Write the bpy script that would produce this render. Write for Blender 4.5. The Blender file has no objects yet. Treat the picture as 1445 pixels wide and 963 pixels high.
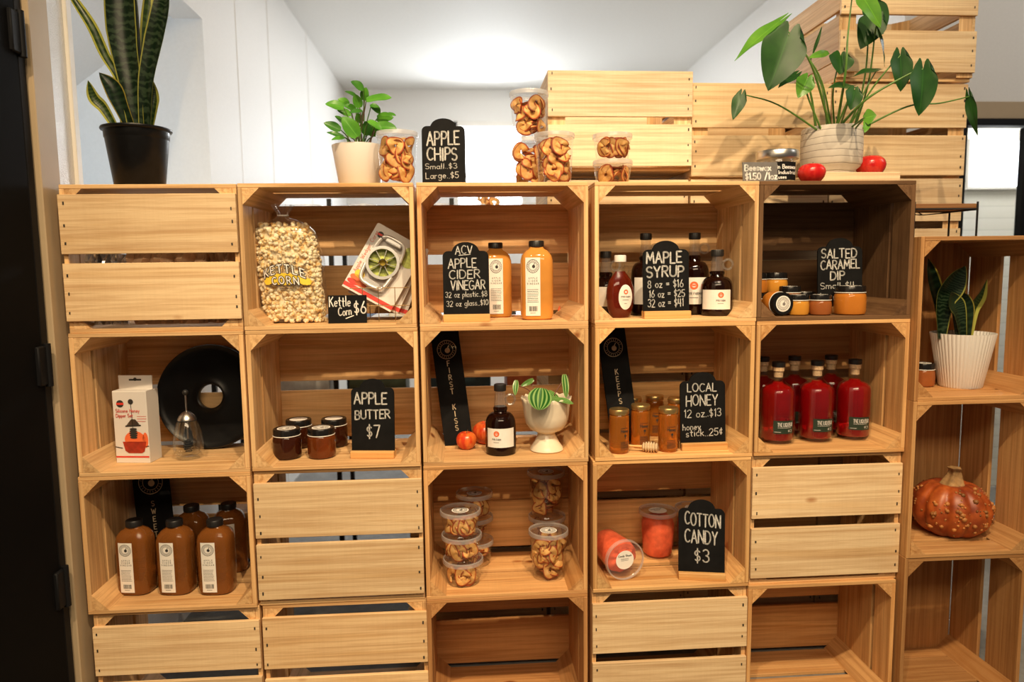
import bpy, bmesh, math, random
from mathutils import Vector, Matrix, Euler

random.seed(7)
C = bpy.context.scene.collection
SC = bpy.context.scene
PI = math.pi

# ------------------------------------------------------------------ camera
cam_d = bpy.data.cameras.new('camera')
cam = bpy.data.objects.new('camera', cam_d); C.objects.link(cam)
cam_d.sensor_width = 36.0
cam_d.lens = 24.91
rt = Vector((0.99756, -0.06870, -0.01227)); dn = Vector((-0.01932, -0.10294, -0.99450)); fw = Vector((0.06706, 0.99231, -0.10401))
up = -dn; bk = -fw
cam.matrix_world = Matrix(((rt.x, up.x, bk.x, 0.0), (rt.y, up.y, bk.y, -1.934), (rt.z, up.z, bk.z, 1.325), (0, 0, 0, 1)))
cam_d.clip_start = 0.02
cam_d.dof.use_dof = True
cam_d.dof.focus_distance = 1.98
cam_d.dof.aperture_fstop = 2.2
SC.camera = cam

# ------------------------------------------------------------------ world, exposure, lights
SC.view_settings.view_transform = 'Standard'
SC.view_settings.look = 'None'
SC.view_settings.exposure = 0.0
SC.view_settings.gamma = 1.0
SC.view_settings.use_curve_mapping = False
SC.cycles.transparent_max_bounces = 32
SC.cycles.max_bounces = 10
SC.cycles.transmission_bounces = 10
SC.cycles.caustics_refractive = False
SC.cycles.caustics_reflective = False
W = bpy.data.worlds.new('world'); SC.world = W; W.use_nodes = True
W.node_tree.nodes['Background'].inputs[0].default_value = (1.0, 0.88, 0.74, 1)
W.node_tree.nodes['Background'].inputs[1].default_value = 0.09

def lamp(name, kind, loc, target, power, col, size=0.05, **kw):
    d = bpy.data.lights.new(name, kind); d.energy = power; d.color = col
    if kind == 'AREA':
        d.shape = 'RECTANGLE'; d.size = size; d.size_y = kw.get('size_y', size)
    else:
        d.shadow_soft_size = size
    if kind == 'SPOT':
        d.spot_size = math.radians(kw.get('angle', 80)); d.spot_blend = kw.get('blend', .8)
    o = bpy.data.objects.new(name, d); C.objects.link(o); o.location = loc
    o.rotation_euler = (Vector(target) - Vector(loc)).to_track_quat('-Z', 'Y').to_euler()
    return o

WARM = (1.0, 0.76, 0.47)
lamp('track_spot', 'SPOT', (-0.55, -2.45, 4.2), (-0.30, 0.1, 0.85), 350, WARM, .04, angle=62, blend=.95)
lamp('track_spot', 'SPOT', (0.50, -2.40, 4.2), (0.35, 0.1, 0.75), 420, WARM, .04, angle=62, blend=.95)
lamp('track_spot', 'SPOT', (1.30, -2.30, 4.2), (0.95, 0.1, 0.80), 215, WARM, .04, angle=60, blend=.95)
lamp('shop_fill_light', 'AREA', (0.1, -3.0, 2.9), (0.1, 0.2, 0.9), 46, (1.0, 0.77, 0.50), 2.6, size_y=.5)  # added soft front fill, brightens the insides of the crates
lamp('back_room_light', 'AREA', (0.45, 2.6, 2.95), (0.45, 2.6, 0), 33, (1.0, 0.97, 0.93), 1.6, size_y=2.4)
lamp('window_daylight', 'AREA', (0.27, 4.85, 2.3), (0.2, 0, 1.6), 22, (0.93, 0.97, 1.0), .6, size_y=.55)
lamp('lean_to_daylight', 'AREA', (-1.50, -0.25, 1.55), (-1.5, 1.3, 1.95), 9.0, (0.78, 0.90, 1.0), .5)
lamp('passage_fill_light', 'AREA', (3.1, -0.4, 2.9), (2.5, 1.2, 2.1), 10, (1.0, 0.96, 0.90), .8)  # unseen lamp added to brighten the passage wall
lamp('siding_fill_light', 'AREA', (2.9, 1.42, 2.75), (2.95, 1.95, 1.5), 24, (1.0, 0.97, 0.92), .35)  # area lamp added to brighten the siding behind the glass door

# ------------------------------------------------------------------ materials
def mat(name):
    m = bpy.data.materials.new(name); m.use_nodes = True
    nt = m.node_tree; b = nt.nodes['Principled BSDF']
    return m, nt, b
def N(nt, t, **kw):
    n = nt.nodes.new(t)
    for k, v in kw.items(): setattr(n, k, v)
    return n
def L(nt, a, b): nt.links.new(a, b)
def mixc(nt, mode, f, a, b):
    n = N(nt, 'ShaderNodeMix', data_type='RGBA', blend_type=mode)
    for i, v in ((0, f), (6, a), (7, b)):
        if hasattr(v, 'is_linked') or hasattr(v, 'links'): L(nt, v, n.inputs[i])
        elif isinstance(v, (int, float)): n.inputs[i].default_value = v
        else: n.inputs[i].default_value = (*v, 1)
    return n.outputs[2]
def ramp(nt, fac, stops):
    r = N(nt, 'ShaderNodeValToRGB'); L(nt, fac, r.inputs[0])
    e = r.color_ramp.elements
    while len(e) < len(stops): e.new(.5)
    for q, (p, c) in zip(e, stops): q.position = p; q.color = (*c, 1)
    return r.outputs[0]
def noise(nt, vec, scale, detail=3, rough=.55, dist=0):
    n = N(nt, 'ShaderNodeTexNoise'); n.inputs['Scale'].default_value = scale
    n.inputs['Detail'].default_value = detail; n.inputs['Roughness'].default_value = rough; n.inputs['Distortion'].default_value = dist
    if vec is not None: L(nt, vec, n.inputs['Vector'])
    return n.outputs[0]
def simple(name, col, rough=.5, metal=0, bump=0, bscale=60, var=0, **kw):
    m, nt, b = mat(name)
    b.inputs['Base Color'].default_value = (*col, 1); b.inputs['Roughness'].default_value = rough; b.inputs['Metallic'].default_value = metal
    tc = N(nt, 'ShaderNodeTexCoord')
    nz = noise(nt, tc.outputs['Object'], bscale, 4)
    if var:
        lo = tuple(c * (1 - var) for c in col); hi = tuple(min(1, c * (1 + var)) for c in col)
        L(nt, ramp(nt, nz, [(.3, lo), (.7, hi)]), b.inputs['Base Color'])
    if bump:
        bp = N(nt, 'ShaderNodeBump'); bp.inputs['Strength'].default_value = bump; bp.inputs['Distance'].default_value = .002
        L(nt, nz, bp.inputs['Height']); L(nt, bp.outputs[0], b.inputs['Normal'])
    for k, v in kw.items(): b.inputs[k.replace('_', ' ')].default_value = v
    return m

def wood(name, light, mid, dark, rough=.62, knots=True, stain=.25):
    m, nt, b = mat(name)
    tc = N(nt, 'ShaderNodeTexCoord'); oi = N(nt, 'ShaderNodeObjectInfo')
    off = N(nt, 'ShaderNodeVectorMath', operation='SCALE'); off.inputs[0].default_value = (13.1, 7.7, 3.9); L(nt, oi.outputs['Random'], off.inputs['Scale'])
    ad = N(nt, 'ShaderNodeVectorMath', operation='ADD'); L(nt, tc.outputs['Object'], ad.inputs[0]); L(nt, off.outputs[0], ad.inputs[1])
    def mp(s):
        q = N(nt, 'ShaderNodeMapping'); q.inputs['Scale'].default_value = s; L(nt, ad.outputs[0], q.inputs[0]); return q.outputs[0]
    grain = noise(nt, mp((2.2, 95, 95)), 1.0, 6, .65, .5)
    band = noise(nt, mp((.8, 20, 20)), 1.0, 4, .55, 1.6)
    blot = noise(nt, mp((5, 11, 11)), 1.0, 4, .6)
    fine = noise(nt, mp((16, 300, 300)), 1.0, 4)
    saw = noise(nt, mp((170, 5, 5)), 1.0, 2)
    streak = noise(nt, mp((1.3, 42, 42)), 1.0, 3, .5, .9)
    c = ramp(nt, band, [(.28, mid), (.50, light), (.74, tuple((a * .75 + d * .25) for a, d in zip(light, mid)))])
    g = ramp(nt, grain, [(.30, dark), (.47, tuple(.55 + .45 * d for d in dark)), (.56, (1, 1, 1))])
    c = mixc(nt, 'MULTIPLY', .50, c, g)
    c = mixc(nt, 'MULTIPLY', .45, c, ramp(nt, streak, [(.60, (1, 1, 1)), (.74, tuple(.35 + .65 * d for d in mid))]))
    c = mixc(nt, 'MULTIPLY', .08, c, ramp(nt, saw, [(.35, (.72, .68, .62)), (.6, (1, 1, 1))]))
    st = ramp(nt, blot, [(.50, (1, 1, 1)), (.68, tuple(.50 + .45 * x for x in mid))])
    c = mixc(nt, 'MULTIPLY', stain, c, st)
    if knots:
        vo = N(nt, 'ShaderNodeTexVoronoi'); L(nt, mp((3.1, 6.5, 6.5)), vo.inputs['Vector']); vo.inputs['Scale'].default_value = 1.0
        kk = ramp(nt, vo.outputs['Distance'], [(.0, (.08, .028, .010)), (.030, (.20, .075, .03)), (.045, (.50, .26, .11)), (.085, (1, 1, 1))])
        c = mixc(nt, 'MULTIPLY', .9, c, kk)
    rv = N(nt, 'ShaderNodeMapRange'); L(nt, oi.outputs['Random'], rv.inputs[0]); rv.inputs[3].default_value = .84; rv.inputs[4].default_value = 1.10
    hs = N(nt, 'ShaderNodeHueSaturation'); L(nt, rv.outputs[0], hs.inputs['Value']); L(nt, c, hs.inputs['Color'])
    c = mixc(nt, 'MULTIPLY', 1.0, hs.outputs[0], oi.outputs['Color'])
    L(nt, c, b.inputs['Base Color']); b.inputs['Roughness'].default_value = rough
    b.inputs['Specular IOR Level'].default_value = .3
    bp = N(nt, 'ShaderNodeBump'); bp.inputs['Strength'].default_value = .35; bp.inputs['Distance'].default_value = .0012
    L(nt, fine, bp.inputs['Height']); L(nt, bp.outputs[0], b.inputs['Normal'])
    return m

def thin(name, tint=(1, 1, 1), milk=0.0, gloss=1.0, rough=.04, milkcol=(.9, .9, .9)):
    """thin clear sheet: passes light straight, reflects by angle"""
    m = bpy.data.materials.new(name); m.use_nodes = True; nt = m.node_tree; nt.nodes.clear()
    o = N(nt, 'ShaderNodeOutputMaterial'); tr = N(nt, 'ShaderNodeBsdfTransparent'); tr.inputs[0].default_value = (*tint, 1)
    gl = N(nt, 'ShaderNodeBsdfGlossy'); gl.inputs['Roughness'].default_value = rough; gl.inputs[0].default_value = (.95, .95, .95, 1)
    lw = N(nt, 'ShaderNodeLayerWeight'); lw.inputs[0].default_value = .5
    pw = N(nt, 'ShaderNodeMath', operation='POWER'); L(nt, lw.outputs['Facing'], pw.inputs[0]); pw.inputs[1].default_value = 3.5
    fr = N(nt, 'ShaderNodeMath', operation='MULTIPLY_ADD'); L(nt, pw.outputs[0], fr.inputs[0]); fr.inputs[1].default_value = .55; fr.inputs[2].default_value = .045
    mu = N(nt, 'ShaderNodeMath', operation='MULTIPLY'); L(nt, fr.outputs[0], mu.inputs[0]); mu.inputs[1].default_value = gloss
    mx = N(nt, 'ShaderNodeMixShader'); L(nt, mu.outputs[0], mx.inputs[0])
    if milk:
        df = N(nt, 'ShaderNodeBsdfDiffuse'); df.inputs[0].default_value = (*milkcol, 1)
        tl = N(nt, 'ShaderNodeBsdfTranslucent'); tl.inputs[0].default_value = (*milkcol, 1)
        m0 = N(nt, 'ShaderNodeMixShader'); m0.inputs[0].default_value = .4; L(nt, df.outputs[0], m0.inputs[1]); L(nt, tl.outputs[0], m0.inputs[2])
        m1 = N(nt, 'ShaderNodeMixShader'); m1.inputs[0].default_value = milk; L(nt, tr.outputs[0], m1.inputs[1]); L(nt, m0.outputs[0], m1.inputs[2])
        L(nt, m1.outputs[0], mx.inputs[1])
    else: L(nt, tr.outputs[0], mx.inputs[1])
    L(nt, gl.outputs[0], mx.inputs[2]); L(nt, mx.outputs[0], o.inputs[0])
    return m

def liquid(name, col, trans, rough=.06, ior=1.36):
    m, nt, b = mat(name)
    tc = N(nt, 'ShaderNodeTexCoord'); nz = noise(nt, tc.outputs['Object'], 14, 2)
    L(nt, ramp(nt, nz, [(.3, tuple(c * .88 for c in col)), (.7, tuple(min(1, c * 1.08) for c in col))]), b.inputs['Base Color'])
    b.inputs['Transmission Weight'].default_value = trans
    b.inputs['Roughness'].default_value = rough; b.inputs['IOR'].default_value = ior
    b.inputs['Coat Weight'].default_value = .25; b.inputs['Coat Roughness'].default_value = .03
    return m

def emit(name, col, s):
    m = bpy.data.materials.new(name); m.use_nodes = True; nt = m.node_tree; nt.nodes.clear()
    o = N(nt, 'ShaderNodeOutputMaterial'); e = N(nt, 'ShaderNodeEmission'); e.inputs[0].default_value = (*col, 1); e.inputs[1].default_value = s
    L(nt, e.outputs[0], o.inputs[0]); return m

def leafmat(name, dark, lite, edge=None, bands=0, stripes=0, rough=.32, edgew=.12):
    m, nt, b = mat(name); b.inputs['Specular IOR Level'].default_value = .28
    uv = N(nt, 'ShaderNodeUVMap'); sp = N(nt, 'ShaderNodeSeparateXYZ'); L(nt, uv.outputs[0], sp.inputs[0])
    tc = N(nt, 'ShaderNodeTexCoord')
    if bands:
        nz = noise(nt, tc.outputs['Object'], 40, 3)
        w = N(nt, 'ShaderNodeMath', operation='MULTIPLY_ADD'); L(nt, nz, w.inputs[0]); w.inputs[1].default_value = .10; L(nt, sp.outputs[1], w.inputs[2])
        s = N(nt, 'ShaderNodeMath', operation='MULTIPLY'); L(nt, w.outputs[0], s.inputs[0]); s.inputs[1].default_value = bands
        si = N(nt, 'ShaderNodeMath', operation='SINE'); L(nt, s.outputs[0], si.inputs[0])
        ma = N(nt, 'ShaderNodeMapRange'); L(nt, si.outputs[0], ma.inputs[0]); ma.inputs[1].default_value = -1; ma.inputs[2].default_value = 1
        c = ramp(nt, ma.outputs[0], [(.35, dark), (.8, lite)])
    elif stripes:
        d = N(nt, 'ShaderNodeMath', operation='MULTIPLY'); L(nt, sp.outputs[0], d.inputs[0]); d.inputs[1].default_value = stripes * 2 * PI
        si = N(nt, 'ShaderNodeMath', operation='SINE'); L(nt, d.outputs[0], si.inputs[0])
        ma = N(nt, 'ShaderNodeMapRange'); L(nt, si.outputs[0], ma.inputs[0]); ma.inputs[1].default_value = -1; ma.inputs[2].default_value = 1
        c = ramp(nt, ma.outputs[0], [(.45, dark), (.8, lite)])
    else:
        nz = noise(nt, tc.outputs['Object'], 18, 3)
        c = ramp(nt, nz, [(.3, dark), (.7, lite)])
        a = N(nt, 'ShaderNodeMath', operation='SUBTRACT'); L(nt, sp.outputs[0], a.inputs[0]); a.inputs[1].default_value = .5
        ab = N(nt, 'ShaderNodeMath', operation='ABSOLUTE'); L(nt, a.outputs[0], ab.inputs[0])
        vein = ramp(nt, ab.outputs[0], [(.0, tuple(min(1, x * 1.9) for x in lite)), (.025, (1, 1, 1))])
        c = mixc(nt, 'MIX', ramp(nt, ab.outputs[0], [(.008, (.5, .5, .5)), (.025, (0, 0, 0))]), c, tuple(min(1, x * 1.6) for x in lite))
    if edge:
        a = N(nt, 'ShaderNodeMath', operation='SUBTRACT'); L(nt, sp.outputs[0], a.inputs[0]); a.inputs[1].default_value = .5
        ab = N(nt, 'ShaderNodeMath', operation='ABSOLUTE'); L(nt, a.outputs[0], ab.inputs[0])
        c = mixc(nt, 'MIX', ramp(nt, ab.outputs[0], [(.5 - edgew, (0, 0, 0)), (.52 - edgew, (1, 1, 1))]), c, edge)
    L(nt, c, b.inputs['Base Color']); b.inputs['Roughness'].default_value = rough
    b.inputs['Subsurface Weight'].default_value = 0.0
    return m

M = {}
PINE = ((.84, .59, .32), (.66, .39, .165), (.36, .19, .07))
M['wood'] = wood('crate_pine', *PINE)
M['wood_face'] = wood('crate_pine_face', (.87, .69, .45), (.77, .56, .32), (.46, .28, .13), stain=.3)
M['wood_old'] = wood('weathered_crate_wood', (.20, .105, .046), (.12, .058, .022), (.35, .2, .1), rough=.7, stain=.6)
M['block'] = wood('sign_stand_wood', (.80, .47, .18), (.70, .38, .13), (.6, .33, .12), rough=.45, knots=False)
M['stain_wood'] = wood('stained_wood', (.34, .17, .07), (.24, .11, .04), (.4, .2, .1), knots=False)
M['staple'] = simple('staple_steel', (.10, .085, .07), .45, .7)
M['chalkboard'] = simple('chalkboard_black', (.007, .007, .0075), .7, var=.3, bscale=25, Specular_IOR_Level=.12)
M['chalk'] = simple('chalk_white', (.52, .51, .49), .9, var=.4, bscale=220)
M['chalk_bright'] = simple('chalk_bright_white', (.82, .81, .78), .9)
M['slate'] = simple('grey_chalkboard', (.13, .12, .115), .7, var=.2, bscale=40)
M['black_plastic'] = simple('black_plastic', (.006, .006, .0065), .32, var=.2, Specular_IOR_Level=.25)
M['cap'] = simple('black_cap', (.012, .011, .011), .38)
M['lid_black'] = simple('black_enamel_lid', (.010, .009, .009), .2)
M['white_plastic'] = simple('white_plastic', (.82, .80, .76), .4)
M['paper'] = simple('label_paper', (.86, .83, .78), .6, var=.03)
M['ink'] = simple('black_ink', (.03, .027, .025), .6)
M['grey_ink'] = simple('grey_ink', (.22, .20, .19), .6)
M['red_ink'] = simple('red_ink', (.70, .045, .03), .55)
M['orange_ink'] = simple('orange_ink', (.85, .16, .05), .55)
M['rust_ink'] = simple('rust_ink', (.70, .20, .12), .55)
M['yellow_ink'] = simple('yellow_ink', (.90, .62, .05), .5)
M['gold_ink'] = simple('muted_gold_ink', (.62, .50, .33), .5)
M['green_label'] = simple('dark_green_label', (.018, .035, .022), .45)
M['clear'] = thin('clear_plastic', (.97, .97, .97), gloss=.9)
M['glass'] = thin('clear_glass', (.985, .99, .985), gloss=1.25, rough=.01)
M['loop_glass'] = thin('thick_clear_glass', (.93, .93, .92), milk=.10, gloss=1.8, rough=.02)
M['bag'] = thin('cellophane', (.97, .97, .96), milk=.03, gloss=1.6, rough=.07)
M['frost'] = thin('frosted_lid', (.95, .95, .95), milk=.07, gloss=.8, rough=.10)
M['rim'] = thin('frosted_rim', (.95, .95, .95), milk=.38, gloss=.9, rough=.15)
M['vinegar'] = liquid('cider_vinegar_backlit', (.88, .38, .075), .30, .08)  # brighter copy of the vinegar, backlight put into its colour
M['vinegar_dark'] = liquid('cider_vinegar_no_backlight', (.40, .135, .028), .55, .06)  # browner copy of the same vinegar, without the backlight in its colour
M['syrup'] = liquid('maple_syrup_dark', (.012, .003, .0015), .10, .03)
M['syrup_red'] = liquid('maple_syrup_amber', (.24, .025, .008), .6, .04)
M['honey'] = liquid('honey', (.80, .25, .03), .68, .05)
M['liqueur'] = liquid('red_liqueur', (.90, .008, .012), .80, .03)
M['caramel'] = liquid('caramel_orange', (.62, .21, .028), .12, .12)
M['caramel_y'] = liquid('caramel_yellow', (.68, .30, .04), .12, .12)
M['caramel_b'] = liquid('caramel_brown', (.36, .11, .03), .12, .12)
M['butter'] = liquid('apple_butter', (.05, .011, .004), .3, .04)
M['butter2'] = liquid('apple_butter_light', (.22, .05, .010), .45, .04)
M['gold_lid'] = simple('gold_lid', (.72, .50, .20), .28, .9)
M['steel'] = simple('brushed_steel', (.62, .60, .57), .3, 1.0)
M['chrome'] = simple('chrome', (.80, .80, .79), .18, .55)
M['gold_wire'] = simple('brass_wire', (.26, .17, .07), .5, .6)
M['black_metal'] = simple('black_metal', (.012, .012, .012), .4, .3)
M['silicone'] = simple('black_silicone', (.012, .012, .012), .55)
M['cork'] = simple('cork', (.62, .42, .24), .8, var=.25, bscale=200)
M['white_ceramic'] = simple('white_matte_ceramic', (.84, .81, .77), .5)
M['cream_ceramic'] = simple('cream_glazed_ceramic', (.82, .72, .56), .16, var=.03, bscale=20)
M['soil'] = simple('potting_soil', (.035, .022, .015), .95, bump=1, bscale=120, var=.4)
M['stem'] = simple('green_stem', (.10, .22, .035), .45, var=.2, bscale=30)
M['red_stem'] = simple('reddish_stem', (.16, .055, .03), .5)
M['brown_stem'] = simple('brown_stem', (.14, .08, .04), .6)
M['philo'] = leafmat('heart_leaf_green', (.009, .046, .007), (.020, .082, .011), rough=.42)
M['philo_lite'] = leafmat('heart_leaf_light_green', (.07, .22, .025), (.12, .30, .03), rough=.3)
M['peper'] = leafmat('oval_leaf_green', (.05, .20, .02), (.11, .33, .03), rough=.3)
M['peper_dark'] = leafmat('oval_leaf_deep_green', (.02, .10, .015), (.05, .18, .02), rough=.3)
M['snake'] = leafmat('snake_leaf_banded', (.004, .012, .005), (.022, .040, .020), edge=(.25, .25, .05), bands=150, edgew=.05)
M['snake_plain'] = leafmat('snake_leaf_dark', (.005, .014, .006), (.012, .028, .012), edge=(.28, .23, .04), bands=60, edgew=.07)
M['snake_edge'] = leafmat('snake_leaf_yellow_edged', (.015, .035, .008), (.04, .07, .015), edge=(.36, .36, .07), bands=90, edgew=.2)
M['melon'] = leafmat('striped_leaf', (.02, .11, .015), (.24, .40, .12), stripes=5.5, rough=.25)
M['melon_lite'] = leafmat('striped_leaf_pale', (.03, .14, .02), (.30, .42, .16), stripes=2.5, rough=.25)
M['cardboard'] = simple('white_card', (.74, .70, .66), .55)
M['kraft'] = simple('kraft_paper', (.62, .40, .25), .75, bump=.6, bscale=25, var=.15)
M['wine_silver'] = simple('silver_paper', (.75, .74, .76), .25, .8)

def applemat(name, a, b_, c):
    m, nt, b = mat(name)
    tc = N(nt, 'ShaderNodeTexCoord'); mp = N(nt, 'ShaderNodeMapping'); mp.inputs['Scale'].default_value = (60, 60, 9); L(nt, tc.outputs['Object'], mp.inputs[0])
    n1 = noise(nt, mp.outputs[0], 1.0, 4); n2 = noise(nt, tc.outputs['Object'], 25, 2)
    cc = ramp(nt, n1, [(.40, a), (.62, b_)]); cc = mixc(nt, 'MIX', ramp(nt, n2, [(.55, (0, 0, 0)), (.75, (.7, .7, .7))]), cc, c)
    L(nt, cc, b.inputs['Base Color']); b.inputs['Roughness'].default_value = .25
    return m
M['apple'] = applemat('red_apple_skin', (.50, .010, .012), (.62, .03, .02), (.72, .10, .035))
M['apple_stripe'] = applemat('striped_apple_skin', (.58, .04, .012), (.75, .16, .03), (.85, .34, .07))
def slicemat():
    m, nt, b = mat('dried_apple')
    tc = N(nt, 'ShaderNodeTexCoord'); oi = N(nt, 'ShaderNodeObjectInfo')
    uv = N(nt, 'ShaderNodeUVMap'); sp = N(nt, 'ShaderNodeSeparateXYZ'); L(nt, uv.outputs[0], sp.inputs[0])
    n1 = noise(nt, tc.outputs['Object'], 90, 3)
    base = ramp(nt, n1, [(.3, (.74, .36, .085)), (.7, (.90, .54, .19))])
    e = ramp(nt, sp.outputs[0], [(.0, (.42, .14, .04)), (.14, (1, 1, 1)), (.78, (1, 1, 1)), (.90, (.55, .16, .05)), (1, (.34, .05, .02))])
    c = mixc(nt, 'MULTIPLY', 1, base, e)
    rv = N(nt, 'ShaderNodeMapRange'); L(nt, oi.outputs['Random'], rv.inputs[0]); rv.inputs[3].default_value = .6; rv.inputs[4].default_value = 1.1
    hs = N(nt, 'ShaderNodeHueSaturation'); L(nt, rv.outputs[0], hs.inputs['Value']); L(nt, c, hs.inputs['Color'])
    L(nt, hs.outputs[0], b.inputs['Base Color']); b.inputs['Roughness'].default_value = .6
    return m
M['slice'] = slicemat()
def popmat():
    m, nt, b = mat('popped_corn')
    tc = N(nt, 'ShaderNodeTexCoord'); n1 = noise(nt, tc.outputs['Object'], 65, 4, .6)
    L(nt, ramp(nt, n1, [(.30, (.55, .22, .04)), (.40, (.85, .58, .22)), (.52, (.92, .80, .55)), (.8, (.95, .90, .76))]), b.inputs['Base Color'])
    b.inputs['Roughness'].default_value = .7; b.inputs['Subsurface Weight'].default_value = 0.0
    return m
M['popcorn'] = popmat()
M['cotton'] = simple('coral_cotton_candy', (.92, .13, .05), .9, bump=.8, bscale=45, var=.25)
def pumpmat():
    m, nt, b = mat('pumpkin_skin')
    tc = N(nt, 'ShaderNodeTexCoord'); n1 = noise(nt, tc.outputs['Object'], 9, 4, .6); n2 = noise(nt, tc.outputs['Object'], 38, 3)
    c = ramp(nt, n1, [(.3, (.22, .035, .010)), (.55, (.46, .10, .018)), (.75, (.60, .19, .04))])
    c = mixc(nt, 'MULTIPLY', .5, c, ramp(nt, n2, [(.35, (.5, .3, .2)), (.6, (1, 1, 1))]))
    L(nt, c, b.inputs['Base Color']); b.inputs['Roughness'].default_value = .42
    return m
M['pumpkin'] = pumpmat()
M['wart'] = simple('pumpkin_wart', (.36, .14, .035), .5, var=.65, bscale=22)
M['pump_stem'] = simple('pumpkin_stem', (.34, .20, .08), .7, var=.35, bscale=60, bump=.8)
M['wall'] = simple('painted_white_wall', (.78, .77, .75), .55, bump=.12, bscale=90, var=.02)
def pebble():
    m, nt, b = mat('pebbled_wall_panel')
    tc = N(nt, 'ShaderNodeTexCoord'); vo = N(nt, 'ShaderNodeTexVoronoi'); vo.inputs['Scale'].default_value = 230; L(nt, tc.outputs['Object'], vo.inputs['Vector'])
    b.inputs['Base Color'].default_value = (.78, .77, .75, 1); b.inputs['Roughness'].default_value = .22
    bp = N(nt, 'ShaderNodeBump'); bp.inputs['Strength'].default_value = .55; bp.inputs['Distance'].default_value = .0015
    L(nt, vo.outputs['Distance'], bp.inputs['Height']); L(nt, bp.outputs[0], b.inputs['Normal'])
    return m
M['pebble'] = pebble()
M['ceil'] = simple('ceiling_white', (.80, .79, .76), .7, var=.02)
M['trim'] = simple('beige_casing', (.46, .35, .22), .5, var=.05, bscale=8)
M['white_trim'] = simple('white_casing', (.80, .77, .72), .4)
M['door_black'] = simple('black_door_paint', (.004, .004, .0045), .8, Specular_IOR_Level=.08)
M['black_frame'] = simple('black_frame_paint', (.008, .008, .009), .55, Specular_IOR_Level=.15)
def concrete():
    m, nt, b = mat('concrete_floor')
    tc = N(nt, 'ShaderNodeTexCoord'); n1 = noise(nt, tc.outputs['Object'], 3, 6, .65); n2 = noise(nt, tc.outputs['Object'], 50, 3)
    c = ramp(nt, n1, [(.3, (.15, .145, .14)), (.7, (.27, .265, .25))]); c = mixc(nt, 'MULTIPLY', .4, c, ramp(nt, n2, [(.3, (.7, .7, .7)), (.6, (1, 1, 1))]))
    L(nt, c, b.inputs['Base Color']); b.inputs['Roughness'].default_value = .7; b.inputs['Specular IOR Level'].default_value = .2
    return m
M['concrete'] = concrete()
def siding():
    m, nt, b = mat('white_siding')
    tc = N(nt, 'ShaderNodeTexCoord'); sp = N(nt, 'ShaderNodeSeparateXYZ'); L(nt, tc.outputs['Object'], sp.inputs[0])
    f = N(nt, 'ShaderNodeMath', operation='MULTIPLY'); L(nt, sp.outputs[2], f.inputs[0]); f.inputs[1].default_value = 15
    fr = N(nt, 'ShaderNodeMath', operation='FRACT'); L(nt, f.outputs[0], fr.inputs[0])
    L(nt, ramp(nt, fr.outputs[0], [(.0, (.45, .45, .40)), (.07, (.72, .71, .64)), (1, (.75, .74, .68))]), b.inputs['Base Color']); b.inputs['Roughness'].default_value = .5
    return m
M['siding'] = siding()
M['sky_pane'] = emit('daylit_pane', (0.93, 0.97, 1.0), 9.0)
M['lamp_glow'] = emit('lamp_glow', (1.0, 0.96, 0.88), 30.0)
def stripedpot():
    m, nt, b = mat('ribbed_grey_ceramic')
    b.inputs['Base Color'].default_value = (.60, .55, .48, 1); b.inputs['Roughness'].default_value = .5
    tc = N(nt, 'ShaderNodeTexCoord'); n1 = noise(nt, tc.outputs['Object'], 30, 4)
    sp = N(nt, 'ShaderNodeSeparateXYZ'); L(nt, tc.outputs['Object'], sp.inputs[0])
    nn = noise(nt, tc.outputs['Object'], 9, 2)
    a = N(nt, 'ShaderNodeMath', operation='MULTIPLY_ADD'); L(nt, nn, a.inputs[0]); a.inputs[1].default_value = .012; L(nt, sp.outputs[2], a.inputs[2])
    f = N(nt, 'ShaderNodeMath', operation='MULTIPLY'); L(nt, a.outputs[0], f.inputs[0]); f.inputs[1].default_value = 52
    fr = N(nt, 'ShaderNodeMath', operation='FRACT'); L(nt, f.outputs[0], fr.inputs[0])
    c = ramp(nt, fr.outputs[0], [(.0, (.13, .10, .08)), (.13, (.60, .55, .48)), (1, (.64, .59, .52))])
    c = mixc(nt, 'MULTIPLY', .3, c, ramp(nt, n1, [(.3, (.6, .6, .6)), (.6, (1, 1, 1))]))
    L(nt, c, b.inputs['Base Color'])
    return m
M['striped_pot'] = stripedpot()

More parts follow.
